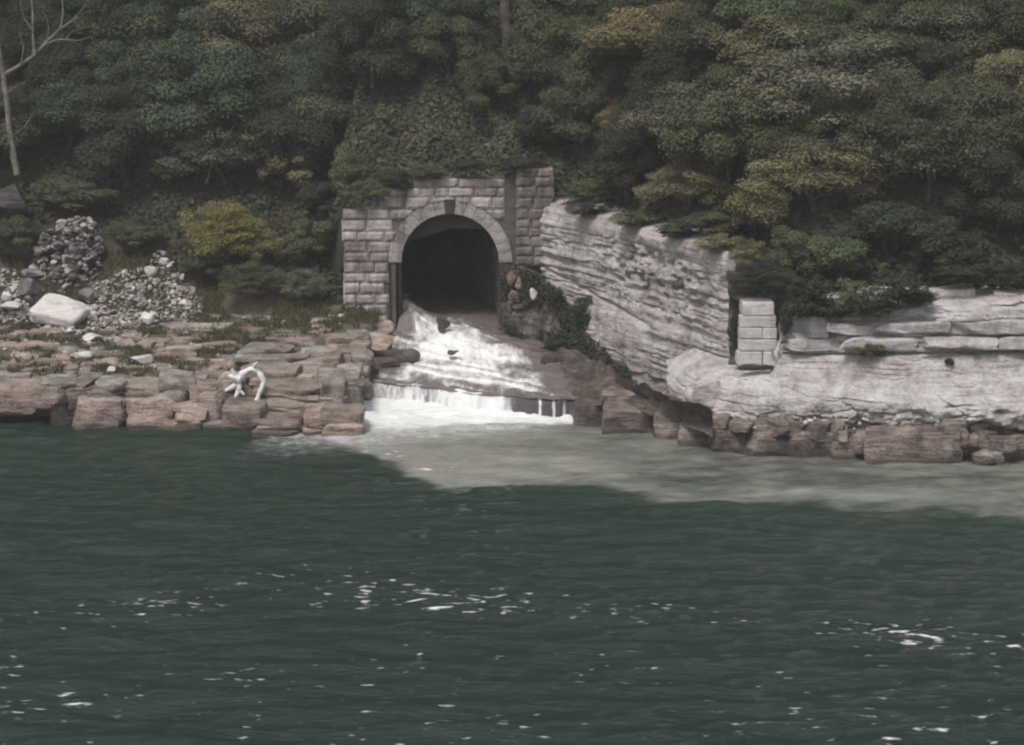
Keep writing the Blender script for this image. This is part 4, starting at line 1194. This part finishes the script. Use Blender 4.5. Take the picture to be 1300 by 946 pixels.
plants = [
    # left woods
    (250, 130, 175, 170, 'tree', BLUE, 'large bluish green tree in the middle of the left woods'),
    (85, 150, 130, 100, 'tree', BLUE, 'bluish green tree low on the left, right of the bare trunk'),
    (160, 55, 190, 120, 'tree', GRN, 'broad green tree at the top left of the woods'),
    (305, 50, 150, 130, 'tree', OLV, 'olive green tree with pale top in the upper left woods'),
    (400, 115, 115, 150, 'tree', BLUE, 'tall bluish tree left of the ivy slope'),
    (345, 130, 80, 110, 'tree', DRK, 'narrow dark tree between the two bluish trees'),
    (285, 195, 150, 95, 'fine', GRY, 'grey twiggy tree above the yellow shrub'),
    (370, 215, 88, 80, 'shrub', OLV, 'olive shrub between yellow shrub and portal'),
    (210, 215, 70, 55, 'shrub', GRN, 'green shrub behind the yellow shrub on its left'),
    (140, 185, 75, 60, 'shrub', OLV, 'low olive shrub left of the big bluish tree'),
    (45, 60, 120, 110, 'tree', DRK, 'dark tree behind the bare pale branches'),
    (90, 250, 120, 60, 'shrub', DOL, 'dark olive bush growing just above the stone stack'),
    (20, 300, 70, 60, 'shrub', DOL, 'dark low bush left of the stone stack'),
    (170, 300, 80, 45, 'shrub', DOL, 'low dark scrub right of the stone stack'),
    (286, 296, 128, 100, 'fine', YEL, 'yellow autumn shrub above the grassy ledge'),
    (332, 318, 62, 60, 'shrub', (0.15, 0.15, 0.075), 'yellowish green bush at the right foot of the yellow shrub'),
    (322, 356, 92, 62, 'fine', BRI, 'bright green shrub below the yellow one'),
    (258, 338, 70, 50, 'shrub', DOL, 'dark olive shrub at the left foot of the yellow one'),
    (392, 312, 70, 66, 'shrub', DOL, 'brownish shrub beside the portal left wall'),
    (388, 365, 60, 50, 'fine', GRY, 'grey twiggy bush at the lower left of the portal'),
    (443, 222, 62, 85, 'shrub', BRI, 'bright green bush hanging over the portal left shoulder'),
    (405, 255, 60, 70, 'shrub', DRK, 'dark shrub in the shadow left of the portal'),
    (425, 300, 34, 60, 'drape', DRK, 'dark vine hanging down the portal left edge'),
    # above the portal
    (500, 35, 66, 62, 'shrub', OLV, 'yellowish leafy bough in the dark gap above the ivy slope'),
    (615, 105, 110, 70, 'tree', GRN, 'green tree with spreading low boughs above the ivy slope'),
    (585, 30, 150, 100, 'tree', DRK, 'dark tree at the top centre behind brown trunk'),
    (450, 60, 90, 110, 'tree', DRK, 'dark tree at the top left of the ivy slope'),
    (700, 70, 120, 130, 'tree', GRN, 'green tree right of the brown trunk above the portal'),
    (690, 165, 70, 60, 'shrub', DRK, 'dark shrub at the right end of the ivy slope'),
    # right woods
    (850, 45, 200, 110, 'tree', OCH, 'golden tinged tree at the top of the right woods'),
    (765, 110, 110, 130, 'tree', GRN, 'green tree with ochre leaf tips left of golden tree'),
    (770, 75, 60, 60, 'fine', OCH, 'small ochre bough below the golden tinged tree on the left'),
    (790, 150, 80, 60, 'fine', OCH, 'ochre flecked bush above the wing cliff'),
    (900, 150, 190, 110, 'fine', GRY, 'wide grey green bush right of the ochre flecked one'),
    (1060, 115, 250, 150, 'fine', GRY, 'very large grey green tree across the right woods'),
    (1000, 60, 170, 100, 'tree', OLV, 'olive tree behind the very large grey green tree'),
    (800, 215, 140, 90, 'tree', DRK, 'dark drooping tree over the left end of wing cliff'),
    (870, 238, 120, 80, 'fine', OLV, 'yellowish shrub above the middle of the wing cliff'),
    (755, 245, 90, 40, 'shrub', GRN, 'green fringe bush on the wing cliff beside portal'),
    (1035, 225, 180, 110, 'fine', OLV, 'olive tree with pale bare limbs above the stone pier'),
    (960, 275, 100, 95, 'shrub', OLV, 'olive yellow shrub at the top right of wing cliff'),
    (900, 285, 80, 45, 'shrub', DOL, 'dark olive fringe on the wing cliff brow'),
    (945, 325, 64, 58, 'fine', OLV, 'olive shrub hanging over the recess of the stone pier', None, None, 9.2),
    (1180, 190, 180, 160, 'fine', DOL, 'dark tree right of the pale limbed olive tree'),
    (1200, 55, 180, 120, 'tree', DOL, 'dark olive tree in the upper right corner woods'),
    (1110, 45, 120, 90, 'tree', DOL, 'dark olive tree left of the upper right corner'),
    (1285, 130, 120, 130, 'tree', OLV, 'olive tree at the right edge of the woods'),
    (1270, 250, 130, 120, 'tree', DRK, 'dark tree at the right edge above the pale beds'),
    (1130, 290, 120, 90, 'shrub', DRK, 'dark bush in the middle above the right cliff'),
    (1200, 320, 120, 80, 'shrub', DRK, 'low dark bush above the pale jutting beds'),
    (1060, 330, 110, 80, 'shrub', GRN, 'green bush with yellow flecks above the right cliff'),
    (1000, 330, 70, 80, 'shrub', DOL, 'dark olive bush right above the stone pier'),
    (968, 352, 92, 50, 'fine', DRK, 'dark bush filling the recess just above the stone pier', None, None, 5.0),
]
for a in plants: plant(*a)
for px_, py_, w_, h_, Y_, col_, lab in [
        (745, 268, 70, 24, 24.2, DRK, 'dark creeper on the wing cliff brow nearest the portal'),
        (805, 281, 76, 28, 19.0, GRN, 'green creeper on the middle of the wing cliff brow'),
        (858, 296, 70, 30, 14.2, DOL, 'dull olive creeper on the wing cliff brow near its outer end'),
        (908, 312, 66, 30, 9.6, OLV, 'olive creeper on the outer end of the wing cliff brow')]:
    plant(px_, py_, w_, h_, 'drape', col_, lab, 'creeper', Y=Y_, name='creeper', depth=1.1)
for px_, py_, w_, h_, Yo, col_, lab in [
        (1018, 396, 46, 38, 2.6, DOL, 'dull olive creeper low on the cliff just right of pier'),
        (1055, 396, 56, 34, 2.5, DRK, 'dark creeper tongue below the dark vine right of pier'),
        (1108, 394, 84, 34, 2.5, DRK, 'dark creeper hanging right above the crack plant'),
        (1168, 382, 60, 30, 3.0, DRK, 'dark creeper beside the left pale jutting bed'),
        (1030, 380, 76, 66, 2.9, DRK, 'dark vine hanging on the cliff right of the pier'),
        (1085, 382, 66, 60, 2.8, GRN, 'green vine hanging over the cliff edge above the crack plant'),
        (1138, 374, 84, 50, 2.9, DRK, 'dark creeper along the cliff top in the middle'),
        (1225, 352, 110, 40, 5.5, DRK, 'dark creeper above the pale jutting beds'),
        (1285, 352, 70, 40, 5.6, DRK, 'dark creeper at the right edge above the cliff'),
        (998, 412, 24, 66, 2.6, DRK, 'thin dark creeper in the corner beside the pier'),
        (934, 430, 20, 90, 4.0, DRK, 'dark creeper in the gap left of the pier'),
        (962, 468, 70, 12, 2.6, DOL, 'low dark weeds along the foot of the pier')]:
    plant(px_, py_, w_, h_, 'drape', col_, lab, 'creeper', Y=yw(px_) + Yo, name='creeper')
for px_, py_, w_, h_, col_, lab in [
        (462, 252, 60, 52, GRN, 'green creeper covering the stepped left shoulder of the portal'),
        (500, 233, 60, 40, DRK, 'dark creeper on the portal top left of the keystone'),
        (540, 222, 60, 30, GRN, 'creeper fringe on the portal top just above the keystone left side'),
        (598, 214, 70, 24, DRK, 'thin dark creeper fringe on the portal top above the arch right side'),
        (664, 214, 80, 30, DRK, 'dark creeper over the dark groove and buttress top')]:
    plant(px_, py_, w_, h_, 'drape', col_, lab, 'creeper', Y=29.9, name='creeper', depth=.9)
plant(1105, 445, 44, 36, 'shrub', GRN, 'small green plant rooted in a crack of white cliff', 'plant', Y=yw(1105) + 2.4, name='crack_plant', depth=.7)
plant(1205, 460, 12, 12, 'shrub', DRK, 'tiny dark tuft on the white cliff face', 'plant', Y=yw(1205) + 2.4, name='crack_plant', depth=.4)
plant(742, 402, 34, 60, 'drape', DRK, 'dark green moss curtain at the foot of wing cliff', 'creeper', Y=23.6, name='creeper', depth=1.0)
plant(706, 384, 24, 46, 'drape', DRK, 'dark green weeds between buttress and wing cliff', 'creeper', Y=26, name='creeper', depth=.9)
plant(706, 440, 44, 24, 'drape', DRK, 'dark weeds at the stream edge under the moss curtain', 'creeper', Y=23.5, name='creeper', depth=.9)
# fill of the woods further up, each described by its nearest described neighbour
named = [(p[0], p[1], ' '.join(p[6].split()[:5]).rstrip(',')) for p in plants if p[4] in ('tree', 'fine') and p[3] > 85]
SHORT = {(250, 130): 'large bluish tree of the left woods', (85, 150): 'low bluish tree by the bare trunk', (160, 55): 'broad green tree at top left', (305, 50): 'pale topped olive tree',
         (400, 115): 'tall bluish tree beside the ivy slope', (345, 130): 'narrow dark tree', (285, 195): 'grey twiggy tree', (45, 60): 'dark tree behind bare branches',
         (585, 30): 'dark tree behind the brown trunk', (450, 60): 'dark tree left of the ivy slope', (700, 70): 'green tree right of brown trunk', (850, 40): 'golden tinged tree',
         (765, 110): 'green tree with ochre tips', (900, 150): 'wide grey green bush', (1060, 110): 'very large grey green tree', (1000, 60): 'olive tree behind the grey green one',
         (800, 215): 'dark drooping tree', (1035, 225): 'olive tree with pale limbs', (1180, 190): 'dark tree right of pale limbs', (1200, 55): 'dark olive corner tree',
         (1110, 45): 'dark olive tree near the corner', (1285, 130): 'olive tree at right edge', (1270, 250): 'dark tree at right edge'}
used = set()
CNAME = {DRK: 'dark', GRN: 'green', BLUE: 'bluish', DOL: 'dull olive', OLV: 'olive'}
for py_ in (175, 140, 100, 55, 10, -40):
    px_ = -60 + rnd.uniform(0, 60)
    while px_ < 1380:
        if not (430 < px_ < 700 and py_ > 60):
            w_ = rnd.uniform(100, 155); qy_ = py_ + rnd.uniform(-12, 12)
            col_ = rnd.choice([DRK, DRK, DRK, BLUE, DOL] if px_ < 720 else [DRK, DOL, DOL, GRN])  # mostly dark leaf colours, painting shade into the gaps between the front crowns
            (nx, ny) = min(SHORT, key=lambda q: (q[0] - px_) ** 2 + 1.5 * (q[1] - qy_) ** 2)
            dx_, dy_ = px_ - nx, qy_ - ny
            side = ('' if abs(dx_) < 25 else 'left of ' if dx_ < 0 else 'right of ')
            vert = ('above' if dy_ < -25 else 'below' if dy_ > 25 else 'behind')
            lab = CNAME[col_] + ' tree crowded ' + (vert + (' and ' + side if side else ' ') + 'the ') + SHORT[(nx, ny)]
            if lab not in used:
                used.add(lab)
                plant(px_, qy_, w_, w_ * rnd.uniform(.85, 1.1), 'tree', col_, lab, 'tree', 'trees filling the gorge slope')
        px_ += rnd.uniform(85, 130)
# bare pale tree on the far left
def bare(label, paths, Y, mat, name='bare_tree'):
    p0 = W(*paths[0][0][:2], Y=Y)
    root = empty(name, p0); tag(root, label, 'tree')
    for k, pth in enumerate(paths):
        pts = np.array([W(a, b, Y=Y + (0.25 * j if k else 0)) for j, (a, b, r_) in enumerate(pth)])
        rad = [r_ * PX(Y) for *_, r_ in pth]
        t = np.linspace(0, len(pts) - 1, len(pts) * 4)
        Q = np.stack([np.interp(t, range(len(pts)), pts[:, i]) for i in range(3)], 1)
        Q = Q + .06 * np.stack([fbm(Q + 7 * i, 2, i) for i in range(3)], 1)
        link('trunk' if k == 0 else 'branch', mesh_np('branch', *(lambda q: (q[0] - p0, q[1]))(tube_np(Q, np.interp(t, range(len(pts)), rad), 7)), mat), root)
bare('bare pale forked tree at the far left of the woods',
     [[(22, 222, 4.5), (14, 180, 4), (9, 135, 3.6), (4, 95, 3.4), (-4, 50, 3), (-10, 0, 2.6), (-14, -60, 2)],
      [(4, 95, 2.4), (20, 86, 2.6), (42, 72, 2.6), (55, 58, 2.2), (75, 38, 1.8), (98, 22, 1)],
      [(44, 70, 2), (42, 50, 1.7), (42, 20, 1.5), (38, -30, 1)],
      [(55, 58, 1.2), (75, 50, 1), (100, 52, .6)], [(76, 36, 1.2), (80, 18, 1), (78, -20, .7)], [(98, 52, .5), (118, 46, .3)], [(90, 29, .7), (104, 12, .4), (112, -4, .3)], [(60, 54, .7), (62, 36, .5), (58, 18, .3)], [(42, 40, .8), (30, 22, .5), (26, 0, .3)], [(26, 82, .8), (30, 60, .5), (24, 40, .3)], [(14, 176, .9), (32, 160, .6), (44, 140, .3)], [(8, 120, .8), (22, 108, .5), (34, 104, .3)], [(84, 50, .5), (92, 40, .4), (110, 34, .3)]], hit(22, 222)[1] - 2.5, M_PALEBARK)
bare('slim grey trunk standing in the dark gap above portal', [[(473, 112, 2.6), (475, 70, 2.4), (478, 30, 2.2), (480, -60, 1.8)], [(476, 50, 1.2), (488, 25, .9)]], hit(473, 112)[1] - 2.5, M_BARK)
bare('thick brown tree trunk at the top centre', [[(648, 110, 8), (646, 70, 7), (642, 30, 6.5), (640, -60, 5.5)], [(645, 55, 3), (665, 15, 2), (680, -40, 1.5)]], hit(648, 120)[1] - 0.4, M_BARK)
yb = hit(1015, 250)[1] - 3.2
bare('pair of pale bare limbs in the olive tree above pier', [[(1016, 248, 1.8), (1008, 232, 1.6), (998, 215, 1.3), (990, 203, .7)], [(1016, 246, 1.4), (1013, 225, 1.2), (1012, 205, .6)]], yb, M_PALEBARK)
bare('grey dead twigs in the woods above yellow shrub', [[(262, 232, 1.4), (270, 205, 1.2), (285, 180, .8), (296, 160, .5)], [(270, 205, .9), (255, 185, .7), (245, 165, .4)], [(278, 192, .8), (300, 190, .6), (312, 176, .4)]], hit(262, 232)[1] - 2, M_PALEBARK)

# ------------------------------------------------------------------ ground cover (stuff)
def scatter(name, n, xr, yr, cond, size, mat, label, cat, h=0.7, seed=3, clump=0.5, up=0.8):
    r = np.random.default_rng(seed)
    x = r.uniform(*xr, n); y = r.uniform(*yr, n)
    k = cond(x, y); x, y = x[k], y[k]
    z = ground(x, y)
    Pq = np.stack([x, y, 0 * x], 1)
    mound = np.clip(0.5 + 0.9 * fbm(Pq * clump, 3, seed), 0, 1.4)
    C = np.stack([x, y, z + mound * h * r.uniform(.15, 1, len(x))], 1)
    Nn = np.stack([0 * x, 0 * x - .55, 0 * x + up], 1) + .6 * r.normal(size=(len(x), 3))
    V, Fc = leaves_np(C, Nn, size, r)
    tag(link(name, mesh_np(name, V, Fc, mat, False)), label, cat, kind='stuff')
scatter('ivy', 60000, (-16, 8), (31, 52), lambda x, y: (x > -14.5) & (y > np.interp(x, XF, YF)) & (y < 46), .2, M_IVY, 'green ivy covering the slope above the tunnel portal', 'ivy', 1.3)
scatter('undergrowth', 170000, (-62, 62), (4, 75), lambda x, y: ((y > np.interp(x, XF, YF)) | (x < -13.5)) & ((y > 38.5) | (x > -13) | (np.interp(x, [-48, -38, -33, -30, -24, -18, -14], [36, 36, 37.5, 35.5, 33.4, 31.5, 30]) < y)), .26, M_UNDER, 'dark green undergrowth covering the gorge slope', 'undergrowth', 1.2, 4)
scatter('brow_grass', 26000, (-14, 46), (3, 33), lambda x, y: (y > np.interp(x, XF, YF) - .4) & (y < np.interp(x, XF, YF) + 2.2), .2, M_UNDER, 'fringe of weeds along the brow of the cliffs', 'weeds', .9, 5)
mv = np.empty(len(ms.data.vertices) * 3, np.float32); ms.data.vertices.foreach_get('co', mv); mv = mv.reshape(-1, 3)
r9 = np.random.default_rng(19)
C = mv[r9.integers(0, len(mv), 9000)]
C = C[fbm(C * .7, 3, 88) > -.02]
C = C + r9.normal(size=C.shape) * .12 + np.array([-.05, -.15, .05])
V, Fc = leaves_np(C, np.array([0, -.7, .7]) + .6 * r9.normal(size=C.shape), .13, r9)
tag(link('moss', mesh_np('moss', V, Fc, M_UNDER, False)), 'dark moss and weeds over the wet rock foot beside the tunnel', 'moss', kind='stuff')
def grass(n, seed=8):
    r = np.random.default_rng(seed)
    x = r.uniform(-48, -10.5, n); y = r.uniform(13, 38, n)
    m = fbm(np.stack([x * .5, y * .5, 0 * x], 1), 3, 15)
    k = (m > np.interp(y, [13, 20, 26, 38], [.22, .02, .0, -.2])) | ((x > -19) & (y > 25) & (m > -.3))
    x, y = x[k], y[k]
    z = bank(x, y) - .05
    n = len(x)
    hgt = r.uniform(.18, .5, n) ; w = .05
    a = r.uniform(0, 6.28, n); le = r.normal(size=(n, 2)) * .16
    c, s = np.cos(a) * w, np.sin(a) * w
    V = np.stack([np.stack([x - c, y - s, z], 1), np.stack([x + c, y + s, z], 1), np.stack([x + le[:, 0], y + le[:, 1], z + hgt], 1)], 1).reshape(-1, 3)
    i = np.arange(n)[:, None] * 3
    tag(link('grass', mesh_np('grass', V, np.concatenate([i, i + 1, i + 2], 1), M_GRASS, False)), 'olive grass tufts between the stones of the left bank', 'grass', kind='stuff')
grass(90000)

# ------------------------------------------------------------------ thin haze volume, added to lift the dark tones
V, Fc = box_np(-430, 430, -430, 430, -5.2, 112)
hm = bpy.data.materials.new('haze'); hm.use_nodes = True
hn = hm.node_tree.nodes; hn.remove(hn['Principled BSDF'])
pv = hn.new('ShaderNodeVolumePrincipled'); pv.inputs['Color'].default_value = (0.95, 0.96, 1, 1); pv.inputs['Density'].default_value = 0.00032
hm.node_tree.links.new(pv.outputs[0], hn['Material Output'].inputs['Volume'])
tag(link('haze', mesh_np('haze', V, Fc, hm, False)), 'faint pale haze added to lift the dark tones of the gorge', 'haze', kind='stuff')
